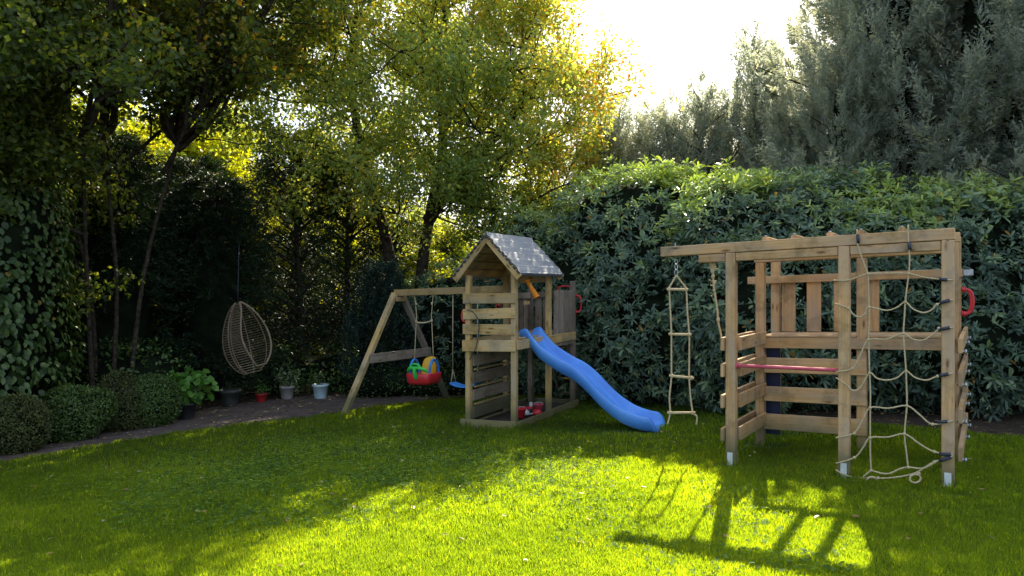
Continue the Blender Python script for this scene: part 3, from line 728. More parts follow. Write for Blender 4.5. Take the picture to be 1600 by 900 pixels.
K2 = [(1420, 427.5), (1414.5, 472), (1411.5, 521), (1415.6, 580), (1417, 634), (1413.3, 678), (1419, 730)]
rows = [[(1302, 438), (1324, 438), (1340, 433), K1[0], (1388, 427), K2[0], (1443, 433), (1467, 436), (1489, 437.5)],
        [(1304, 474), (1325, 481), (1332, 490), (1342, 495.5), (1351, 491), K1[1], (1385, 485), (1402, 480), K2[1], (1427, 483), (1443, 488.5), (1456, 484), (1465, 475), (1489, 468)],
        [(1306, 581), (1332, 575.6), (1344, 555), K1[2], (1385, 530), K2[2], (1424, 529), (1440, 532), (1456, 524), (1468, 514), (1489, 512)],
        [(1306, 590), (1325, 603), (1332, 610), (1344, 606), K1[3], (1370, 591), (1386, 594), (1402, 590), K2[3], (1430, 590), (1448, 594), (1464, 588), (1489, 583)],
        [(1306, 684), (1334, 677), (1347, 658), K1[4], (1388, 638), K2[4], (1437, 648), (1457, 663), (1489, 657)],
        [(1306, 724), (1335, 715), (1348, 700), K1[5], (1388, 683), K2[5], (1436, 693), (1460, 706), (1489, 710)],
        [(1306, 734), (1318, 741), (1335, 746), (1372, 747.5), (1405, 745), (1430, 739), (1447, 729), (1460, 722), (1489, 712)],
        [K1[6], (1380, 740), (1392, 739), (1405, 733), K2[6], (1440, 732), (1455, 726), (1464, 719)],
        [K1[6], (1350, 744), (1348, 750)]]
for r_ in rows:
    g = G(); g.tube(spline(Q(*r_), 4), .0066, 7); wbuild(g, 'cross_rope', M['rope'], net)
g = G()
for (x, y) in K1 + K2 + [(1332, 575.6), (1326, 482), (1335, 715), (1335, 677), (1372, 747), (1436, 740), (1460, 722), (1467, 513), (1464, 476), (1465, 588), (1457, 663), (1460, 706)]:
    p = onplane(x, y); g = G()
    for q in range(3):
        a = R0.uniform(0, PI); d = Vector((math.cos(a), 0, math.sin(a))) * .012
        g.tube([p - d, p, p + d], [.008, .015, .008], 7)
    wbuild(g, 'knot', M['rope'], net)
for (x, y) in ((1362, 746), (1430, 742)):
    c = onplane(x, y, -.09); n_ = 16; g = G()
    g.tube([c + Vector((math.cos(i * 2 * PI / n_) * .045, 0, math.sin(i * 2 * PI / n_) * .035 - .03)) for i in range(n_)], .0085, 7, closed=True)
    wbuild(g, 'loop', M['rope'], net)
for a, b in (((1467, 436), (1480, 437)), ((1468, 473), (1484, 469)), ((1468, 514), (1484, 512)), ((1467, 587), (1482, 584)), ((1465, 660), (1480, 658)), ((1467, 709), (1486, 710)), ((1467, 720), (1486, 714)), ((1340, 366), (1341, 380)), ((1420, 378), (1422, 390))):
    g = G(); g.tube(Q(a, ((a[0] + b[0]) / 2, (a[1] + b[1]) / 2 + .5), b), .014, 8)
    wbuild(g, 'tape_wrap', M['tape'], net)

rl = thing('rope_ladder', K(-.53, 0, 0).x, K(-.53, 0, 0).y, 'rope ladder with wooden rungs hanging from the beam end left of the frame', 'rope ladder', z=.5)
def hp(px, py, s0=-.535):   # plane facing the camera through the hanging point
    h = K(s0, 0, 0); r = (px - 800) / 1130; d = h.y
    return Vector((r * d, d, 1.7 - (py - (462 - .031 * (px - 800))) * d / 1130))
g = G(); g.tube([hp(1055, 380), hp(1055, 397), hp(1056, 404)], .005, 6)
n_ = 14
for cy, rx, rz in ((409, .014, .026), (417, .013, .03), (426, .016, .032)):
    c = hp(1056.5, cy); g.tube([c + Vector((math.cos(i * 2 * PI / n_) * rx, (cy == 417) * math.sin(i * 2 * PI / n_) * .01, math.sin(i * 2 * PI / n_) * rz)) for i in range(n_)], .004, 6, closed=True)
wbuild(g, 'hook', M['steel'], rl)
for xs in ([(1057, 430), (1050, 442), (1046, 452), (1047.5, 487), (1049, 522), (1049, 555), (1049, 590), (1046, 620), (1047, 645), (1043, 663)],
           [(1057, 430), (1065, 441), (1072, 452), (1074, 487), (1077, 523), (1077, 555), (1077, 591), (1079, 620), (1083, 645), (1089, 651), (1088, 664)]):
    g = G(); g.tube(spline([hp(*p) for p in xs], 4), .0085, 7); wbuild(g, 'side_rope', M['rope'], rl)
for a, b in (((1042, 452), (1075, 452.5)), ((1045, 522), (1080, 523)), ((1046, 587), (1084, 591)), ((1043, 645), (1086, 645))):
    g = G(); g.tube([hp(*a), hp(*b)], .013, 10)
    for q in (.1, .9):
        p = hp(*a).lerp(hp(*b), q); g.tube([p + Vector((0, 0, -.02)), p, p + Vector((0, 0, .02))], [.01, .019, .01], 8)
    wbuild(g, 'rung', M['rope'], rl)
cr_ = thing('climbing_rope', K(-.26, 0, 0).x, K(-.26, 0, 0).y, 'knotted climbing rope tied to the left corner post of the frame', 'rope', z=1.1)
g = G()
hq = lambda px, py: hp(px, py, -.24)
pth = [(1111, 398), (1112, 410), (1114, 425), (1115, 445), (1118, 465), (1121, 485), (1122, 502), (1126, 520), (1130, 545)]
g.tube(spline([hq(*p) for p in pth], 5), .010, 7)
g.tube(spline([hq(*p) for p in [(1111, 400), (1109, 412), (1112, 424), (1116, 414), (1113, 402)]], 4), .006, 6)
for (x, y) in ((1113, 424), (1114, 432), (1116, 442), (1122, 500), (1130, 544), (1113, 414)):
    p = hq(x, y); g.tube([p + Vector((0, 0, -.025)), p, p + Vector((.004, 0, .025))], [.008, .02, .008], 8)
for i in range(14):
    p = hq(1113 + R0.uniform(-1, 4), R0.uniform(408, 470)); a = R0.uniform(0, 2 * PI); g.tube([p, p + Vector((math.cos(a) * .04, math.sin(a) * .02, R0.uniform(-.02, .02)))], .003, 5)
wbuild(g, 'rope_strand', M['rope'], cr_)

# ------------------------------------------------------------------ egg chair
EX, EY = -4.27, 11.5
egg = thing('egg_chair', EX, EY, 'hanging egg shaped rattan chair turned half away under the dark trees', 'hanging chair', z=.56)
H0, H1 = .55, 1.74
def erad(h):     # h 0 bottom .. 1 top
    return .345 * (math.sin(PI * min(1, max(0, h)) ** .78)) ** .62 + .012
tilt = math.radians(12)
def E(h, a, k=1.0):
    r = erad(h) * k; x, y, z = r * math.cos(a), r * math.sin(a), H0 + (H1 - H0) * h
    zc = H1; dz = z - zc; x2 = x * math.cos(tilt) - dz * math.sin(tilt); z2 = zc + x * math.sin(tilt) + dz * math.cos(tilt)
    return Vector((EX + x2 - .09, EY + y, z2))
od = math.radians(-30)           # opening looks toward the lawn, to the right
def oa(h): return math.radians(10 + 38 * math.sin(PI * min(1, max(0, (h - .05) / .95))) ** .6)
g = G()
for i in range(29):
    h = .035 + .93 * i / 28; w = oa(h) if .10 < h < .985 else 0
    if w: pts = [E(h, od + w + (2 * PI - 2 * w) * q / 36) for q in range(37)]; g.tube(pts, .0048, 5, cap=False)
    else: g.tube([E(h, 2 * PI * q / 30) for q in range(30)], .0048, 5, closed=True)
wbuild(g, 'rattan_weave', M['rattan'], egg)
g = G()
rim = [E(h, od + oa(h), 1.01) for h in np.linspace(.10, .985, 22)] + [E(h, od - oa(h), 1.01) for h in np.linspace(.985, .10, 22)]
g.tube(rim, .015, 8, closed=True); wbuild(g, 'rim', M['rattan'], egg)
g = G()
for a in (od + 1.5, od + 2.35, od + PI, od - 2.35, od - 1.5):
    g.tube([E(h, a, .99) for h in np.linspace(.02, .99, 20)], .0085, 7)
wbuild(g, 'upright_cane', M['rattan'], egg)
g = G(); tp = E(1, 0, 0); g.tube([tp, tp + Vector((0, 0, .12)), tp + Vector((.0, .05, .9))], .006, 6); wbuild(g, 'hanging_rope', M['tape'], egg)

# ------------------------------------------------------------------ vegetation helpers
def n3(P, s, seed=0):
    r = np.random.default_rng(seed + 100); Tt = r.random((32, 32, 32))
    p = P * s + 500.; i = np.floor(p).astype(int); f = p - i; f = f * f * (3 - 2 * f)
    def g(a, b, c): return Tt[(i[:, 0] + a) % 32, (i[:, 1] + b) % 32, (i[:, 2] + c) % 32]
    x, y, z = f[:, 0], f[:, 1], f[:, 2]
    def lx(b, c): return g(0, b, c) * (1 - x) + g(1, b, c) * x
    return (lx(0, 0) * (1 - y) + lx(1, 0) * y) * (1 - z) + (lx(0, 1) * (1 - y) + lx(1, 1) * y) * z
def unit(v): return v / (np.linalg.norm(v, axis=-1, keepdims=True) + 1e-9)
def rdir(r, n): return unit(r.normal(size=(n, 3)))
def surf_points(ells, dens, r, amp=.1, freq=1.2, seed=0, zmin=.0, depth=(0, 0)):
    """points on the outside of a union of ellipsoids (local coords)"""
    Ps, Ns = [], []
    for (cx, cy, cz, rx, ry, rz) in ells:
        c = np.array([cx, cy, cz]); R = np.array([rx, ry, rz]); area = 4 * PI * ((rx * ry) ** 1.6 / 3 + (rx * rz) ** 1.6 / 3 + (ry * rz) ** 1.6 / 3) ** (1 / 1.6)
        n = int(area * dens); u = rdir(r, n * 2)
        # area-correct rejection
        w = np.linalg.norm(u / R, axis=1) * min(R); u = u[r.random(len(u)) < w][:n] if len(u) else u
        k = 1 + amp * (n3(u * R + c, freq, seed) * 2 - 1) + amp * .5 * (n3(u * R + c, freq * 2.7, seed + 1) * 2 - 1)
        dp = r.uniform(depth[0], depth[1], len(u)) if depth[1] else 0
        P = c + u * R * k[:, None] - unit(u / R) * np.asarray(dp).reshape(-1, 1); Nn = unit(u / R)
        ok = P[:, 2] > zmin
        for e in ells:
            if e == (cx, cy, cz, rx, ry, rz): continue
            q = ((P - np.array(e[:3])) / np.array(e[3:])); ok &= (q * q).sum(1) > .86
        Ps.append(P[ok]); Ns.append(Nn[ok])
    return np.concatenate(Ps), np.concatenate(Ns)
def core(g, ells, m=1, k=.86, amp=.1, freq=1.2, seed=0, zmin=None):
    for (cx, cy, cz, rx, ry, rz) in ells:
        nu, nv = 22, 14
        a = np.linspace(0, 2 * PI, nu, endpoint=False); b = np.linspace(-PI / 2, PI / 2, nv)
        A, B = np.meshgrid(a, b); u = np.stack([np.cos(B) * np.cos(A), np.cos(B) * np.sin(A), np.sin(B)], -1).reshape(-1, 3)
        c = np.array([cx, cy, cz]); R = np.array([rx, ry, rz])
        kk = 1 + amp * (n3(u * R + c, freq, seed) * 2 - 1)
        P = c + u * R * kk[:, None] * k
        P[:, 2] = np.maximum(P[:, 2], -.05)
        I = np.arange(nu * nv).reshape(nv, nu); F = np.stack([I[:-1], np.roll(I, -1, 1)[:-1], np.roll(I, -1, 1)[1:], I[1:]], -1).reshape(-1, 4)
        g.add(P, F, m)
def scatter_leaves(g, P, Nn, per, L, W, r, spread=.06, out=.5, droop=.0, up=.3, shape=6, tint=0., m=0, fold=.15):
    n = len(P); c = np.repeat(P, per, 0) + r.normal(0, spread, (n * per, 3)); nn = np.repeat(Nn, per, 0)
    d = unit(rdir(r, n * per) + nn * out + np.array([0, 0, up]))
    nrm = unit(nn + rdir(r, n * per) * .7 + np.array([0, 0, .4]))
    rr = np.clip(np.repeat(r.random(n), per) * .5 + r.random(n * per) * .5 + tint, 0, 1)
    g.leaves(c, d, nrm, L * r.uniform(.7, 1.25, n * per), W * r.uniform(.7, 1.25, n * per), rr, m, fold, shape, droop)
def rosettes(g, P, Ax, r, nl=9, L=.135, W=.042, lift_=.25, droop=.15, tint=None, m=0):
    n = len(P); Ax = unit(Ax); ref = np.where(np.abs(Ax[:, 2:3]) < .9, np.array([[0, 0, 1.]]), np.array([[1., 0, 0]]))
    t1 = unit(np.cross(Ax, ref)); t2 = np.cross(Ax, t1); a0 = r.uniform(0, 2 * PI, n); sc = r.uniform(.55, 1.25, n); base = r.random(n) if tint is None else tint
    rl_ = r.normal(0, .22, n)
    for q in range(nl):
        k = r.random(n) < .82
        a = a0 + q * 2.4 + r.normal(0, .3, n); li = lift_ + rl_ + .6 * (q / nl) + r.normal(0, .22, n)
        d = unit(t1 * np.cos(a)[:, None] + t2 * np.sin(a)[:, None] + Ax * li[:, None] + np.array([0, 0, -.12]))
        rr = np.clip(base * .8 + r.uniform(-.1, .26, n), 0, .95); rr = np.where(r.random(n) < .012, 1., rr)
        nrm = unit(Ax + r.normal(0, .35, (n, 3))); LL = L * sc * r.uniform(.6, 1.2, n)
        g.leaves((P + Ax * (q / nl * .03) + r.normal(0, .012, (n, 3)))[k], d[k], nrm[k], LL[k], (W * sc * r.uniform(.7, 1.2, n))[k], rr[k], m, .12, 6, droop)

def plant(name, x, y, label, cat, group=None): return thing(name, x, y, label, cat, group)
def twigs_to(g, r, ells, n=14, rad=.02, m=0):
    for e in ells:
        for i in range(n):
            a = r.uniform(0, 2 * PI); q = np.array([e[0] + e[3] * .7 * math.cos(a), e[1] + e[4] * .7 * math.sin(a), e[2] + e[5] * r.uniform(-.3, .7)])
            b = np.array([e[0] * .5 + r.normal(0, .08), e[1] * .5 + r.normal(0, .08), -.03])
            g.tube(spline([b, (b + q) / 2 + r.normal(0, .08, 3), q], 4), np.linspace(rad, rad * .3, 9), 6, m)

# ---- rhododendrons
def rhodo(x, y, ells, label, seed, yellow=.0, dens=88):
    r = np.random.default_rng(seed); root = plant('rhododendron_bush', x, y, label, 'rhododendron')
    g = G(); P, Nn = surf_points(ells, dens * 1.1, r, .15, 1.5, seed, .05)
    k = ((Nn[:, 1] < .55) | (r.random(len(P)) < .3)) & (n3(P, 2.4, seed + 7) > .30); P = P[k]; Nn = Nn[k]
    pos = P + np.array([x, y, 0])
    top = np.clip(Nn[:, 2], 0, 1) * np.clip((P[:, 2] - 1.2) / 2, 0, 1)  # lighter tops: new growth plus sunlit edges painted by upward normal
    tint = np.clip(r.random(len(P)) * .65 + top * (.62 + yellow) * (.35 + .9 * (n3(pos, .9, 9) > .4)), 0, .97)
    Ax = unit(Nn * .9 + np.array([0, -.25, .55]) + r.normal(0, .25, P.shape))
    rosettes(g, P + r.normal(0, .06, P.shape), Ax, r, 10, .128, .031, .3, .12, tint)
    # second, deeper layer, its shade painted in as darker leaf tints
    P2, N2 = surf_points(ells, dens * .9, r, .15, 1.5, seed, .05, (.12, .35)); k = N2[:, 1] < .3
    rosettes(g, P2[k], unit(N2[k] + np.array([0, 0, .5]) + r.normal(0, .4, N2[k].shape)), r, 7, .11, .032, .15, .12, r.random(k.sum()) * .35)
    # loose shoots standing proud of the outline
    q = r.random(len(P)) < .08
    rosettes(g, P[q] + Ax[q] * r.uniform(.1, .22, (q.sum(), 1)), Ax[q], r, 9, .11, .034, .35, .05, tint[q])
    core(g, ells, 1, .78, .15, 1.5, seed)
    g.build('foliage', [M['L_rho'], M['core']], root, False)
    g = G(); twigs_to(g, r, ells, 6, .03); g.build('branches', M['bark'], root, True)
    return root
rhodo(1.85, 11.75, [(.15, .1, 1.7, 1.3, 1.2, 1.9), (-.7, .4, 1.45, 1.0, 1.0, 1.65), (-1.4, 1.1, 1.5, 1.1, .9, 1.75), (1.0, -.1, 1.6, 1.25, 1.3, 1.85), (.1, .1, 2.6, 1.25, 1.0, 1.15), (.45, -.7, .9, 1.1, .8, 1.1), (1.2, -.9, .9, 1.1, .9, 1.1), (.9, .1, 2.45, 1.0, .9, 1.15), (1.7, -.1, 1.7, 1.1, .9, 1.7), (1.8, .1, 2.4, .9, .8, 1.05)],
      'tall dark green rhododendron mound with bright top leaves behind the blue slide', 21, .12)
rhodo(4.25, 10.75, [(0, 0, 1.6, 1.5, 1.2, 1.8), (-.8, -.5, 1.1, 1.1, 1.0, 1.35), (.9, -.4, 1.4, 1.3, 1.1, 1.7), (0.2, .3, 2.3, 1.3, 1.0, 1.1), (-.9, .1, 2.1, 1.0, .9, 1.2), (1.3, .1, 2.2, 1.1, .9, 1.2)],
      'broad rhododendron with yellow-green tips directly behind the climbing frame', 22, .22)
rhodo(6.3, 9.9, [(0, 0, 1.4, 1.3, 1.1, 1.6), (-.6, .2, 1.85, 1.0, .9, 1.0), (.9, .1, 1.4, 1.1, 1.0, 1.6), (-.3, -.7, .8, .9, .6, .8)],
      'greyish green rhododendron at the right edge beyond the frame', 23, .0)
rhodo(-1.1, 14.2, [(0, 0, 1.15, 1.2, 1.0, 1.35), (1.1, .2, 1.35, 1.1, 1.0, 1.45), (-.9, -.1, .75, .9, .8, .9)],
      'low dark rhododendron in deep shade behind swing and tower', 24, -.1, 40)

# ---- needle plants
def conifer_mesh(seed, h, R, shoots, upd, nl=24, sl_=.5, lw=(.11, .022), prof=.75, mat='L_cyp', gaps=.36, zlo=.05, inner=.3, lean=0., trunk=.09, coremul=0., boughs=0):
    r = np.random.default_rng(seed); g = G()
    f = zlo + (1 - zlo) * r.random(shoots) ** .9; az = r.uniform(0, 2 * PI, shoots)
    prf = (1 - f) ** prof * (.85 + .3 * r.random(shoots)) + .03
    u = np.stack([np.cos(az), np.sin(az), np.zeros(shoots)], 1)
    rad = (inner + (1 - inner) * r.random(shoots) ** .6) * prf * R
    O = u * rad[:, None] + np.array([0, 0, 1.]) * (f * h)[:, None]
    if boughs:
        nb = boughs; fb = zlo + (1 - zlo) * (np.arange(nb) + r.random(nb)) / nb; ab = np.arange(nb) * 2.39996 + r.normal(0, .3, nb)
        ub = np.stack([np.cos(ab), np.sin(ab), np.zeros(nb)], 1); eb = upd + r.normal(0, .16, nb) + .35 * fb
        Lb = R * 1.1 * ((1 - fb) ** prof * r.uniform(.7, 1.25, nb) + .16) / np.maximum(.45, np.cos(np.minimum(eb, 1.2)))
        Bd = unit(ub * np.cos(eb)[:, None] + np.array([0, 0, 1.]) * np.sin(eb)[:, None])
        wgt = Lb / Lb.sum(); k = r.choice(nb, shoots, p=wgt); t = r.random(shoots) ** .75
        dr = np.array([0, 0, 1.]) * (-.22 * Lb[k] * np.sin(PI * t) )[:, None]
        O = np.array([0, 0, 1.]) * (fb[k] * h * .93)[:, None] + Bd[k] * (Lb[k] * t)[:, None] + dr + r.normal(0, 1, (shoots, 3)) * (.13 * (1.15 - t) * R / 1.2)[:, None]
        O[:, 2] = np.maximum(O[:, 2], .1); f = np.clip(O[:, 2] / h, 0, 1); bdir = Bd[k]; tt = t
    keep = n3(O * np.array([1, 1, .8]), 1.6, seed) > gaps; O, u, f = O[keep], u[keep], f[keep]
    n = len(O); ang = upd + r.normal(0, .25, n)
    D = unit(u * np.cos(ang)[:, None] + np.array([0, 0, 1.]) * np.sin(ang)[:, None] + r.normal(0, .18, (n, 3)))
    SLn = sl_ * r.uniform(.6, 1.3, n) * (.6 + .4 * (1 - f)); base = r.random(n)
    if boughs:
        D = unit(bdir[keep] * 1.0 + r.normal(0, .34, (n, 3)) + np.array([0, 0, -.05 if upd < .8 else .1])); SLn = sl_ * r.uniform(.5, 1.1, n) * (1.15 - .55 * tt[keep])
    for q in range(nl):
        t = (q + r.random(n)) / nl; bend = np.array([0, 0, 1.]) * (t * t * SLn * .35 * (1 if upd > .2 else -1))[:, None]
        c = O + D * (t * SLn)[:, None] + bend + r.normal(0, .015, (n, 3))
        sd = unit(np.cross(D, r.normal(size=(n, 3)))); d = unit(D * .8 + sd * .75)
        L = lw[0] * (1.15 - .6 * t) * r.uniform(.7, 1.3, n)
        rr = np.clip(base * .55 + .4 * r.random(n), 0, 1); rr = np.where(rr > .98, .94, rr)
        g.leaves(c, d, rdir(r, n), L, lw[1] * r.uniform(.7, 1.3, n), rr, 0, .1, 4)
    return g, O, r
def conifer(name, x, y, label, cat, group, **kw):
    root = plant(name, x, y, label, cat, group); h = kw['h']; tr = kw.get('trunk', .09); mat = kw.get('mat', 'L_cyp'); cm = kw.pop('coremul', 0)
    g, O, r = conifer_mesh(**kw)
    if cm: core(g, [(0, 0, h * .42, kw['R'] * cm, kw['R'] * cm, h * .42)], 1, 1, .12, 1.2, kw['seed'])
    g.build('crown', [M[mat], M['core']], root, False)
    g = G(); g.tube(spline([(0, 0, -.1), (r.normal(0, .05), r.normal(0, .05), h * .3), (r.normal(0, .08), r.normal(0, .08), h * .65), (0, 0, h * .97)], 5), np.linspace(tr, tr * .15, 16), 9)
    idx = r.choice(len(O), min(len(O), 90), replace=False)
    for i in idx:
        p = O[i]; z0 = max(.15, p[2] - .25 - .3 * np.hypot(p[0], p[1])); g.tube([np.array([0, 0, z0]), p * np.array([.5, .5, 1]) * np.array([1, 1, .5]) + np.array([0, 0, z0 * .5]), p], [tr * .28, tr * .2, tr * .08], 5, cap=False)
    g.build('trunk', M['bark'], root, True)
    return root
def copy_tree(o, x, y, rz, sc, label):
    c = o.copy(); C.objects.link(c); c.location = (x, y, lift(x)); c.rotation_euler.z = rz; c.scale = sc; c['label'] = label
    for ch in list(o.children):
        d = ch.copy(); C.objects.link(d); d.parent = c
    return c
GR = 'conifers lined up behind the rhododendrons'
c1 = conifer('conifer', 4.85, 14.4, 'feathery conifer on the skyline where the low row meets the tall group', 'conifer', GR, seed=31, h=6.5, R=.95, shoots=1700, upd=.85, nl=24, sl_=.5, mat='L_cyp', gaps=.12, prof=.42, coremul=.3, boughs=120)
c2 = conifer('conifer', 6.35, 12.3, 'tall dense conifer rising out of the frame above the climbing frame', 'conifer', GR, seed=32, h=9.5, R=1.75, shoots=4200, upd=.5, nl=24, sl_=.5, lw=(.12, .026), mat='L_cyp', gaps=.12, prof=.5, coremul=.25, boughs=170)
row = [(1.65, 14.7, .9, .80, 'dark conifer half hidden behind the right edge of the cherry crown'), (2.2, 14.9, .9, .83, 'short ragged conifer right beside the cherry tree crown'), (2.72, 14.5, .9, .79, 'narrow conifer, second from the cherry crown on the skyline'),
       (3.25, 14.8, .9, .81, 'conifer in the middle of the low skyline row'), (3.78, 14.4, .9, .86, 'slightly taller pointed conifer on the skyline above the rope ladder'), (4.3, 14.6, .9, .81, 'bushy conifer in the dip before the skyline starts climbing'), (5.35, 14.2, .9, .86, 'feathery conifer leaning into the taller group on the right')]
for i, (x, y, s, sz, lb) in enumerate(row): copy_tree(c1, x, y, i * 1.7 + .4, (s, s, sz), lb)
row = [(5.3, 11.75, .52, .60, 'conifer rising directly behind the yellow-green rhododendron'), (4.9, 12.5, .45, .52, 'slim conifer at the left foot of the tall group'), (6.0, 12.9, .72, .78, 'middle height conifer where the skyline climbs to the right'), (7.6, 11.5, 1.0, 1.0, 'tall haze-tinted conifer near the right picture edge'), (7.5, 13.8, 1.1, 1.15, 'tallest conifer seen between the two right-hand ones'), (8.9, 10.6, 1.0, 1.0, 'conifer cut by the right picture edge'), (9.0, 13.0, 1.1, 1.1, 'conifer in the second row behind the one at the right edge'), (7.6, 9.7, .6, .7, 'smaller conifer closing the gap behind the greyish rhododendron'), (10.1, 8.8, 1.0, .95, 'conifer outside the lawn corner on the far right')]
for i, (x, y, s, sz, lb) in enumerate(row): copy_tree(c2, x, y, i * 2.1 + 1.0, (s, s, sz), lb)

GY = 'dark yews forming the shaded left boundary'
y1 = conifer('yew_tree', -6.7, 12.1, 'broad black-green yew left of the hanging egg chair', 'yew', GY, seed=41, h=4.6, R=1.25, shoots=1700, upd=.1, nl=26, sl_=.6, lw=(.10, .022), mat='L_yew', gaps=.33, prof=.45, coremul=.5)
y2 = conifer('yew_tree', -4.2, 14.4, 'open yew with bare lower trunk right behind the egg chair', 'yew', GY, seed=42, h=5.2, R=1.1, shoots=950, upd=.05, nl=24, sl_=.6, lw=(.10, .022), mat='L_yew', gaps=.43, prof=.4, zlo=.12, trunk=.10)
for i, (x, y, s, sz, lb) in enumerate([(-8.3, 11.6, 1.1, 1.0, 'yew behind the leafy climber at the far left'), (-7.9, 13.6, 1.15, 1.05, 'yew in the second row under the golden foliage'), (-6.1, 13.9, 1.1, .98, 'yew between the golden foliage and the egg chair'), (-5.4, 13.1, .95, .88, 'yew whose branches hang over the egg chair')]):
    copy_tree(y1, x, y, 1.3 + i * 1.9, (s, s, sz), lb)
for i, (x, y, s, sz, lb) in enumerate([(-3.35, 14.9, .9, .95, 'thin yew with light showing through, above the pale blue pot'), (-4.75, 15.6, 1.1, 1.05, 'yew in the back row seen above the egg chair'), (-2.6, 15.6, .9, .8, 'small yew just left of the cherry trunks'), (.35, 14.9, 1.0, .68, 'dark yew behind the tower roof'), (1.0, 15.2, 1.1, .72, 'dark yew between the tower roof and the rhododendron')]):
    copy_tree(y2, x, y, .7 + i * 2.3, (s, s, sz), lb)
conifer('blue_cypress', -2.35, 13.1, 'small rounded blue-green cypress behind the swing frame', 'cypress', None, seed=43, h=2.25, R=.72, shoots=900, upd=.9, nl=22, sl_=.3, lw=(.07, .02), mat='L_cypblue', gaps=.15, prof=.4, coremul=.6, trunk=.05)

# ---- broadleaf trees
def broad(name, x, y, label, cat, seed, trunk, limbs, mat, bark='bark', leafL=.085, leafW=.04, per=150, lens=(1.7, 1.0, .65), kids=(5, 5), r0=.12, updr=.25, tintfn=None, droop=.35, jit=.2, group=None, twr=.26, gap=.33, crowns=(), forkz=2.3):
    r = np.random.default_rng(seed); root = plant(name, x, y, label, cat, group)
    gb = G(); P0 = []; tw = []
    def branch(p, d, L, rad, lvl):
        pts = [p]; n = 5
        for i in range(n):
            d = unit(d + r.normal(0, .16, 3) + np.array([0, 0, updr * .25])); p = p + d * L / n; pts.append(p)
        pts = np.array(pts); gb.tube(pts, np.linspace(rad, rad * .45, n + 1), 8 if lvl == 0 else 5 if lvl == 1 else 4, cap=False)
        if lvl >= 1: tw.append(pts[2:])
        if lvl == 2: tw.append(pts); return
        for k in range(kids[lvl]):
            t = .3 + .7 * (k + r.random()) / kids[lvl]; i = min(n - 1, int(t * n)); q = pts[i] + (pts[i + 1] - pts[i]) * (t * n - i)
            dd = unit(pts[i + 1] - pts[i]); s = unit(np.cross(dd, rdir(r, 1)[0])); a = r.uniform(.5, 1.05)
            branch(q, unit(dd * math.cos(a) + s * math.sin(a)), lens[lvl + 1] * r.uniform(.7, 1.25), rad * .5, lvl + 1)
    for pl in trunk:
        pl = [tuple(q) for q in pl]; s = spline(pl, 5); gb.tube(s, np.linspace(r0, r0 * .5, len(s)), 12)
    for (cx, cy, cz, rx, ry, rz, cnt) in crowns:
        Z = [q for pl in trunk for q in [np.array(p) for p in spline(pl, 4)] if q[2] > forkz]
        for i in range(cnt):
            a = i * 2.39996; v = (i + .5) / cnt; cz_ = 1 - 2 * v; rr_ = math.sqrt(max(0, 1 - cz_ * cz_)); kr = .55 + .45 * r.random() ** .5
            if i % 4 == 3: kr *= .55
            e = np.array([cx + rx * rr_ * math.cos(a) * kr, cy + ry * rr_ * math.sin(a) * kr, cz + rz * cz_ * kr])
            b = min(Z, key=lambda q: np.linalg.norm(q - e) + (2.5 if q[2] > e[2] else 0) + r.random() * .5)
            mid = b * .5 + e * .5 + np.array([0, 0, -.12 * np.linalg.norm(e[:2] - b[:2])]) + r.normal(0, .18, 3)
            s_ = spline([b, b * .75 + mid * .25 + r.normal(0, .07, 3), mid, mid * .4 + e * .6 + r.normal(0, .15, 3), e], 4)
            Lb = np.linalg.norm(e - b); gb.tube(s_, np.linspace(.012 + .014 * Lb, .008, len(s_)), 6, cap=False)
            tw.append(s_[-7:]); nk = max(4, int(Lb * 2.3) + 3)
            for k in range(nk):
                j = int(len(s_) * (.3 + .7 * (k + r.random()) / nk)); j = min(len(s_) - 2, j); dd = unit(s_[j + 1] - s_[j]); sd = unit(np.cross(dd, rdir(r, 1)[0])); a2 = r.uniform(.6, 1.2)
                branch(s_[j], unit(dd * math.cos(a2) + sd * math.sin(a2)), lens[1] * r.uniform(.6, 1.2), .014, 1)
    for (p, d, L, rad) in limbs: branch(np.array(p, float), unit(np.array(d, float)), L, rad, 0)
    gb.build('trunk', M[bark], root, True)
    T_ = []
    for s in tw:
        m_ = per * len(s) // 6; t = r.random(m_) * (len(s) - 1.001); i = t.astype(int)
        c = s[i] + (s[i + 1] - s[i]) * (t - i)[:, None]; T_.append(c + rdir(r, m_) * (twr * r.random(m_) ** .7)[:, None])
    c = np.concatenate(T_); keep = n3(c, 1.5, seed) > gap; c = c[keep]; n = len(c)
    d = unit(rdir(r, n) + np.array([0, 0, -droop])); nr = unit(rdir(r, n) + np.array([0, 0, .5]))
    rr = .7 * r.random(n) ** 1.3 + .22 * n3(c, .8, seed + 3)
    if tintfn: rr = rr + tintfn(c + np.array([x, y, 0]), r)
    g = G(); g.leaves(c, d, nr, leafL * r.uniform(.6, 1.25, n), leafW * r.uniform(.7, 1.2, n), np.clip(rr, 0, 1), 0, .15, 4)
    g.build('crown', M[mat], root, False)
    return root
def cherry_tint(p, r):
    e = np.clip((p[:, 0] + .0) / 2.6, 0, 1) * .36 + (p[:, 2] > 6.2) * .08
    return e * r.uniform(.4, 1.2, len(p)) - .03
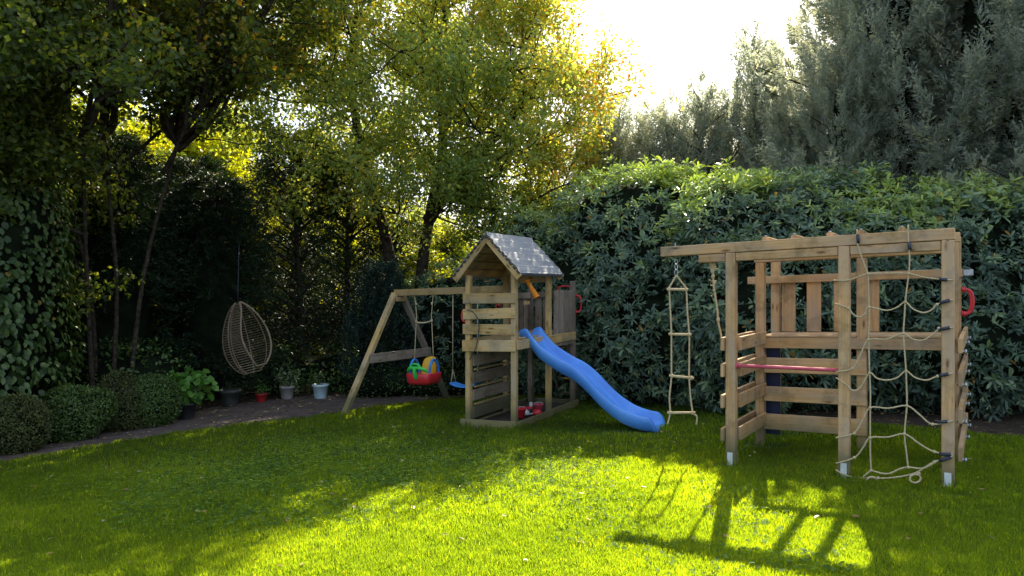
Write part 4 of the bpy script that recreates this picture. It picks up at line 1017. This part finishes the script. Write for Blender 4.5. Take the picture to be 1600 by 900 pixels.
broad('cherry_tree', -1.85, 14.0, 'large spreading cherry tree in the middle with yellowing sunlit leaves and dark trunks', 'tree', 51,
      [[(-.0, 0, -.1), (.03, 0, 1.2), (.12, .1, 2.5), (.3, .1, 3.6), (.5, .2, 4.8), (.4, .2, 6.2), (.6, .1, 7.6)], [(-.55, .3, -.1), (-.5, .3, 1.5), (-.62, .3, 2.8), (-1.0, .2, 4.2), (-1.3, .2, 5.8), (-1.2, .1, 7.0)],
       [(.2, .1, 3.2), (.9, .0, 4.2), (1.7, -.1, 5.0), (2.4, -.1, 6.0)]], [],
      'L_cherry', per=38, r0=.13, tintfn=cherry_tint, leafL=.10, leafW=.048, lens=(2.4, 1.05, .65), kids=(5, 4), twr=.30, gap=.2, crowns=[(-.05, 0, 6.3, 3.5, 2.2, 3.5, 64), (1.7, -.2, 5.1, 2.1, 1.3, 1.9, 16)])
# second, darker crown to the lower right of the cherry (elder) and left companion
broad('elder_tree', -.1, 14.6, 'bushy tree with dense small green leaves above and behind the tower', 'tree', 52,
      [[(0, 0, -.1), (.05, 0, 1.2), (.0, 0, 2.3)]], [((0, 0, 2.0), (.6, -.2, .8), 1.5, .05), ((0, 0, 2.2), (-.5, -.2, 1), 1.6, .05), ((0, 0, 2.2), (.2, -.6, .9), 1.5, .045), ((0, 0, 1.8), (1, 0, .35), 1.3, .04), ((0, 0, 1.8), (-1, -.2, .3), 1.2, .04)],
      'L_hazel', per=85, r0=.08, leafL=.075, leafW=.036, lens=(1.4, .8, .5))
broad('hazel_tree', -5.9, 10.6, 'many-stemmed hazel arching over the upper left corner', 'tree', 53,
      [[(0, 0, -.1), (.05, .1, 2), (-.1, 0, 4.2)], [(-.25, .1, -.1), (-.35, .1, 2), (-.9, 0, 4.4)], [(.2, .1, -.1), (.45, .1, 2.2), (1.0, 0, 4.1)], [(-.1, -.2, -.1), (-.1, -.4, 2.2), (.2, -1.0, 4.0)]],
      [((-.1, 0, 4.1), (.1, -.1, 1), 1.9, .04), ((-.9, 0, 4.3), (-.5, -.2, .9), 1.8, .04), ((1.0, 0, 4.0), (.9, -.1, .55), 2.2, .04), ((.2, -1, 3.9), (.5, -.8, .5), 1.9, .04), ((-.9, 0, 3.6), (-.8, -.7, .3), 1.7, .03), ((.8, 0, 3.7), (.9, -.5, .8), 2.1, .035), ((-.1, 0, 3.6), (.7, .4, .7), 1.9, .035), ((0, 0, 4.0), (-.6, .6, .8), 1.8, .03), ((.2, -.9, 3.8), (-.5, -.6, .8), 1.8, .03), ((1.0, 0, 4.1), (.3, .1, 1), 2.0, .03)],
      'L_hazel', 'bark', per=40, r0=.04, leafL=.09, leafW=.062, lens=(1.8, 1.0, .6), kids=(4, 4), twr=.28, crowns=[(.2, -.2, 6.75, 3.1, 2.0, 1.7, 28), (-1.9, -.2, 4.4, 1.2, 1.4, 2.2, 14)],
      tintfn=lambda p, r: np.clip((p[:, 2] - 4.2) / 4, 0, .3) * r.random(len(p)))
broad('hazel_tree', -8.2, 8.9, 'hazel at the far left edge with leafy overhead branches', 'tree', 54,
      [[(0, 0, -.1), (.1, 0, 2), (.2, 0, 4.0)], [(-.2, 0, -.1), (.3, -.1, 2), (.9, -.1, 4.0)]],
      [((.2, 0, 3.9), (.3, 0, 1), 1.8, .04), ((.9, -.1, 3.9), (.9, -.2, .7), 2.0, .04), ((.8, 0, 3.5), (1, .4, .5), 1.9, .035), ((.2, 0, 3.6), (.4, -.9, .5), 1.7, .03), ((.9, 0, 3.9), (.5, .1, 1), 2.0, .035), ((.5, 0, 2.9), (.9, -.3, .2), 1.4, .03), ((.2, 0, 3), (-.6, 0, .7), 1.6, .03)],
      'L_hazel', 'bark', per=42, r0=.05, leafL=.09, leafW=.062, lens=(1.7, 1.0, .6), kids=(4, 4), twr=.28, crowns=[(.9, .2, 5.0, 2.2, 1.6, 2.2, 24)])
def roundtree(x, y, label, seed, h, mat, s=1., per=60, name='garden_tree', group='trees beyond the boundary', leafL=.12, leafW=.07):
    r = random.Random(seed); lim = []
    for i in range(9):
        a = i * 2 * PI / 9 + r.random() * .5; z = h * (.25 + .4 * r.random()); lim.append(((0, 0, z), (math.cos(a), math.sin(a), r.uniform(.2, 1.2)), 1.9 * s, .05))
    lim += [((0, 0, h * .6), (0, 0, 1), 1.8 * s, .05), ((0, 0, h * .62), (.7, -.2, .8), 1.8 * s, .05), ((0, 0, h * .62), (-.7, -.2, .8), 1.8 * s, .05)]
    return broad(name, x, y, label, 'tree', seed, [[(0, 0, -.1), (.05, 0, h * .3), (0, .05, h * .65)]], lim, mat, per=per, r0=.12, leafL=leafL, leafW=leafW, lens=(1.9 * s, 1.3 * s, .85 * s), kids=(5, 4), twr=.42 * s, group=group)
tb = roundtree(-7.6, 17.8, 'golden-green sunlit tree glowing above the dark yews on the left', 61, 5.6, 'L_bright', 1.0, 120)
for i, (x, y, s, sz, lb) in enumerate([(-10.6, 18.5, 1.1, 1.1, 'sunlit tree beyond the yews at the far left'), (-4.9, 19.5, 1.0, .78, 'lower sunlit tree seen between the yew trunks'), (-2.2, 20.5, 1.1, .62, 'sunlit shrubby tree glimpsed behind the cherry trunks'), (.8, 21.0, 1.1, .6, 'sunlit tree mostly hidden behind the tower roof')]):
    copy_tree(tb, x, y, i * 1.3 + .8, (s, s, sz), lb)
ob = roundtree(-10.0, 13.6, 'dull green tree filling the back of the left corner', 62, 7.0, 'L_hazel', 1.15, 60)
for i, (x, y, s, sz, lb) in enumerate([(-12.8, 10.5, 1.1, 1.0, 'dull green tree outside the picture on the left'), (-13.5, 17.5, 1.2, 1.1, 'tall dull green tree far back on the left'), (-10.2, 6.2, .9, .95, 'dull green tree beside the lawn left of the view')]):
    copy_tree(ob, x, y, i * 1.7 + .5, (s, s, sz), lb)
# dense far hedges that close the view low down
def hedge(x, y, hx, hy, h, label, seed, mat, dens=26, per=5, L=.11, W=.05):
    r = np.random.default_rng(seed); root = plant('hedge', x, y, label, 'hedge'); ells = []
    n = max(2, int(hx * 2 / 1.2))
    for i in range(n): ells.append((-hx + 2 * hx * (i + .5) / n, r.normal(0, .1), h * .45, 1.05 * hx / n + .25, hy, h * .55 * r.uniform(.92, 1.08)))
    g = G(); P, Nn = surf_points(ells, dens, r, .12, 1.3, seed, .02); k = Nn[:, 1] < .5; P, Nn = P[k], Nn[k]
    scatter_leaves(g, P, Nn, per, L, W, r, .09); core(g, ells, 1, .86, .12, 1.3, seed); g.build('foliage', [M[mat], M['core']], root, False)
    g = G(); twigs_to(g, r, ells, 2, .025); g.build('branches', M['bark'], root, True)
    return root
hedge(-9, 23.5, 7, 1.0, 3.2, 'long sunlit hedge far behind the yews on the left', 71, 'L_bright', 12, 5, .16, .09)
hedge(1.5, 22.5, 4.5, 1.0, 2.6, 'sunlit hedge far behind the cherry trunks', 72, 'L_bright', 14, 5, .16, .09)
hedge(-1.75, 12.75, 1.0, .28, .48, 'low clipped dark hedge under the swings', 73, 'L_box', 130, 6, .035, .018)
hedge(9.0, 17.8, 6.0, 1.0, 4.2, 'dark hedge behind the right-hand conifers', 74, 'L_yew', 14, 5, .16, .05)
hedge(-6.6, 11.0, 1.3, .5, 1.15, 'loose glossy shrub strip behind the clipped balls', 75, 'L_box', 60, 6, .07, .035)
hedge(-3.9, 13.75, 1.3, .4, .75, 'low dark leafy plants behind the row of pots', 76, 'L_box', 60, 6, .08, .04)
# leafy climber mound at the far left
def climber():
    r = np.random.default_rng(81); root = plant('leafy_climber', -7.1, 9.4, 'wall of heart-shaped climbing leaves at the left picture edge', 'climber')
    ells = [(0, 0, 1.6, 1.2, 1.1, 1.9), (-.4, .2, 3.2, 1.3, 1.1, 1.5), (-.9, -.2, 2.2, 1.0, 1.2, 2.2), (.35, .0, 2.6, .8, .9, 1.2)]
    g = G(); P, Nn = surf_points(ells, 190, r, .16, 1.6, 3, .1)
    d = unit(Nn * .5 + np.array([0, 0, -1.]) + r.normal(0, .35, P.shape)); n = len(P)
    rr = np.clip(.6 * r.random(n) + .45 * n3(P, 1.2, 5), 0, .97); rr = np.where(r.random(n) < .015, 1, rr)
    g.leaves(P + r.normal(0, .05, P.shape), d, Nn, .078 * r.uniform(.5, 1.3, n), .062 * r.uniform(.6, 1.2, n), rr, 0, .2, 6, .2)
    P, Nn = surf_points(ells, 90, r, .16, 1.6, 3, .1, (.08, .25)); n = len(P)
    g.leaves(P, unit(Nn * .3 + np.array([0, 0, -.8]) + r.normal(0, .5, P.shape)), Nn, .10, .085, .3 * r.random(n), 0, .12, 6, .1)
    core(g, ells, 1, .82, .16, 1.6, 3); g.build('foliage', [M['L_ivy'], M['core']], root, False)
    g = G(); twigs_to(g, r, ells, 5, .03); g.build('stems', M['bark'], root, True)
climber()
# clipped box balls
def ball(x, y, ells, label, seed, mat='L_box', cat='box shrub', L=.034):
    r = np.random.default_rng(seed); root = plant('clipped_shrub', x, y, label, cat, 'clipped shrubs along the path')
    g = G(); P, Nn = surf_points(ells, 1500, r, .07, 5.0, seed, .01)
    scatter_leaves(g, P, Nn, 4, L, L * .55, r, .018, .5, 0, .2, 4); core(g, ells, 1, .90, .07, 5.0, seed)
    g.build('foliage', [M[mat], M['core']], root, False)
    g = G(); twigs_to(g, r, ells, 3, .015); g.build('stem', M['bark'], root, True)
ball(-5.98, 8.75, [(0, 0, .30, .33, .33, .36)], 'brownish rounded shrub, nearest of the clipped balls at the left edge', 91, 'L_boxbrown')
ball(-5.72, 9.45, [(0, 0, .32, .36, .34, .36), (.27, .02, .42, .22, .2, .20), (-.1, -.05, .45, .25, .25, .22)], 'lumpy clipped box shrub with a small second ball on its right', 92)
ball(-5.5, 10.1, [(0, 0, .36, .30, .32, .42), (.1, 0, .30, .30, .3, .36)], 'upright dark clipped shrub between the lumpy one and the round box', 93, 'L_boxbrown')
ball(-5.16, 10.35, [(0, 0, .33, .37, .36, .38)], 'round small-leaved box ball next to the potted hydrangea', 94)
ball(-6.35, 8.55, [(0, 0, .22, .25, .25, .26)], 'small blue-green shrub touching the brownish ball at the left edge', 95, 'L_cypblue')
ball(-5.95, 8.0, [(-.25, 0, .14, .22, .22, .2)], 'small bright green plant cut by the left picture edge', 96, 'L_hyd', 'plant', .05)

# pots
def pot(x, y, rad, h, mat, label, leafmat, crown, seed, L=.05, W=.03, dens=160, rim=True, cat='potted plant'):
    r = np.random.default_rng(seed); root = thing('potted_plant', x, y, label, cat, None, .01); z = .01
    g = G(); t = rad
    g.lathe([(0, 0), (rad * .72, 0), (rad * .76, .01), (rad * .97, h * .82), (rad * 1.06, h * .83), (rad * 1.08, h), (rad * .97, h), (rad * .90, h * .80), (0, h * .80)], (0, 0, 0), 30)
    g.build('pot', mat, root, True)
    g = G(); g.lathe([(0, h * .86), (rad * .5, h * .87), (rad * .9, h * .84)], (0, 0, 0), 20); g.build('potting_soil', M['soil'], root, True)
    if crown:
        g = G(); P, Nn = surf_points([crown], dens, r, .25, 5, seed, h * .7, (0, .12))
        scatter_leaves(g, P, Nn, 2, L, W, r, .02, .5, .15, .1, 6); g.build('foliage', [M[leafmat]], root, False)
        g = G()
        for i in range(9):
            q = P[r.integers(len(P))]; g.tube(spline([(0, 0, h * .8), q * .55 + np.array([0, 0, h * .3]), q], 3), .005, 5)
        g.build('stems', M['barkg'], root, True)
pot(-4.88, 10.85, .135, .24, M['blackpot'], 'black pot with a big-leaved bright green hydrangea', 'L_hyd', (0, 0, .47, .33, .28, .24), 101, .11, .09, 130)
pot(-4.70, 12.05, .165, .27, M['darkclay'], 'wide dark bowl pot with clay rim right of the hydrangea', 'L_yew', (0, 0, .34, .12, .12, .10), 102, .05, .02, 200)
pot(-4.32, 12.45, .10, .14, M['redpot'], 'small red glazed pot in the middle of the pot row', 'L_hyd', (0, 0, .24, .12, .12, .12), 103, .05, .025, 220)
pot(-3.95, 12.7, .125, .23, M['greypot'], 'grey pot with loose pale green foliage', 'L_pale', (0, 0, .38, .26, .2, .2), 104, .06, .025, 170)
pot(-3.35, 12.65, .135, .25, M['bluepot'], 'pale blue bucket-shaped pot, rightmost of the row', 'L_box', (0, 0, .34, .2, .18, .14), 105, .06, .03, 150)
# small pale flowering shrub behind the swing and pink flowers under the rhododendron
def small(x, y, ell, mat, label, name, cat, seed, L=.05, W=.03, dens=150):
    r = np.random.default_rng(seed); root = plant(name, x, y, label, cat); g = G(); P, Nn = surf_points([ell], dens, r, .3, 3, seed, .02, (0, .2))
    scatter_leaves(g, P, Nn, 2, L, W, r, .03); g.build('foliage', [M[mat]], root, False)
    g = G(); twigs_to(g, r, [ell], 7, .012); g.build('stems', M['barkg'], root, True)
small(-2.05, 14.0, (0, 0, 1.75, .32, .25, .42), 'L_pale', 'pale variegated shrub catching light behind the swing beam', 'variegated_shrub', 'shrub', 111, .07, .04)
M['L_pink'] = leaf_mat('pink_petal', [(0, (.35, .10, .12)), (.5, (.5, .2, .2)), (1, (.55, .35, .25))], .3, (1.2, 1, 1))
small(1.95, 11.0, (0, 0, .14, .26, .12, .13), 'L_pink', 'small pink flowering plant at the foot of the rhododendron right of the slide', 'flowering_plant', 'flowers', 112, .03, .022, 260)

# ------------------------------------------------------------------ light, sky, camera
EL, AZ = math.radians(40), math.radians(19)
w = bpy.data.worlds.new("World"); bpy.context.scene.world = w; w.use_nodes = True
nt = w.node_tree; bg = nt.nodes['Background']
sky = nt.nodes.new('ShaderNodeTexSky'); sky.sky_type = 'NISHITA'; sky.sun_disc = False
sky.sun_elevation = EL; sky.sun_rotation = AZ; sky.air_density = 1.0; sky.dust_density = 4.0; sky.ozone_density = 1.0
hz = nt.nodes.new('ShaderNodeVectorMath'); hz.operation = 'ADD'; hz.inputs[1].default_value = (4.5, 5.4, 6.5)
nt.links.new(sky.outputs[0], hz.inputs[0]); nt.links.new(hz.outputs[0], bg.inputs[0]); bg.inputs[1].default_value = .15
sd = bpy.data.lights.new('sun', 'SUN'); sd.energy = 13.5; sd.angle = math.radians(.5); sd.color = (1, .90, .68)
so = link(bpy.data.objects.new('sun', sd)); tosun = Vector((math.sin(AZ) * math.cos(EL), math.cos(AZ) * math.cos(EL), math.sin(EL)))
so.rotation_euler = tosun.to_track_quat('Z', 'Y').to_euler(); so.location = tosun * 30
cd = bpy.data.cameras.new('camera'); co = link(bpy.data.objects.new('camera', cd)); co.location = (0, 0, 1.7); co.rotation_euler = (PI / 2, 0, 0)
cd.sensor_width = 36; cd.lens = 1130 / 1600 * 36; cd.shift_y = 12 / 1600; cd.clip_end = 1000; cd.clip_start = .05
sc = bpy.context.scene; sc.camera = co
sc.view_settings.view_transform = 'Standard'; sc.view_settings.look = 'None'; sc.view_settings.exposure = 0; sc.view_settings.gamma = 1
sc.cycles.max_bounces = 6; sc.cycles.diffuse_bounces = 3; sc.cycles.transmission_bounces = 4; sc.cycles.glossy_bounces = 2; sc.cycles.caustics_reflective = False; sc.cycles.caustics_refractive = False
sc.cycles.sample_clamp_indirect = 6
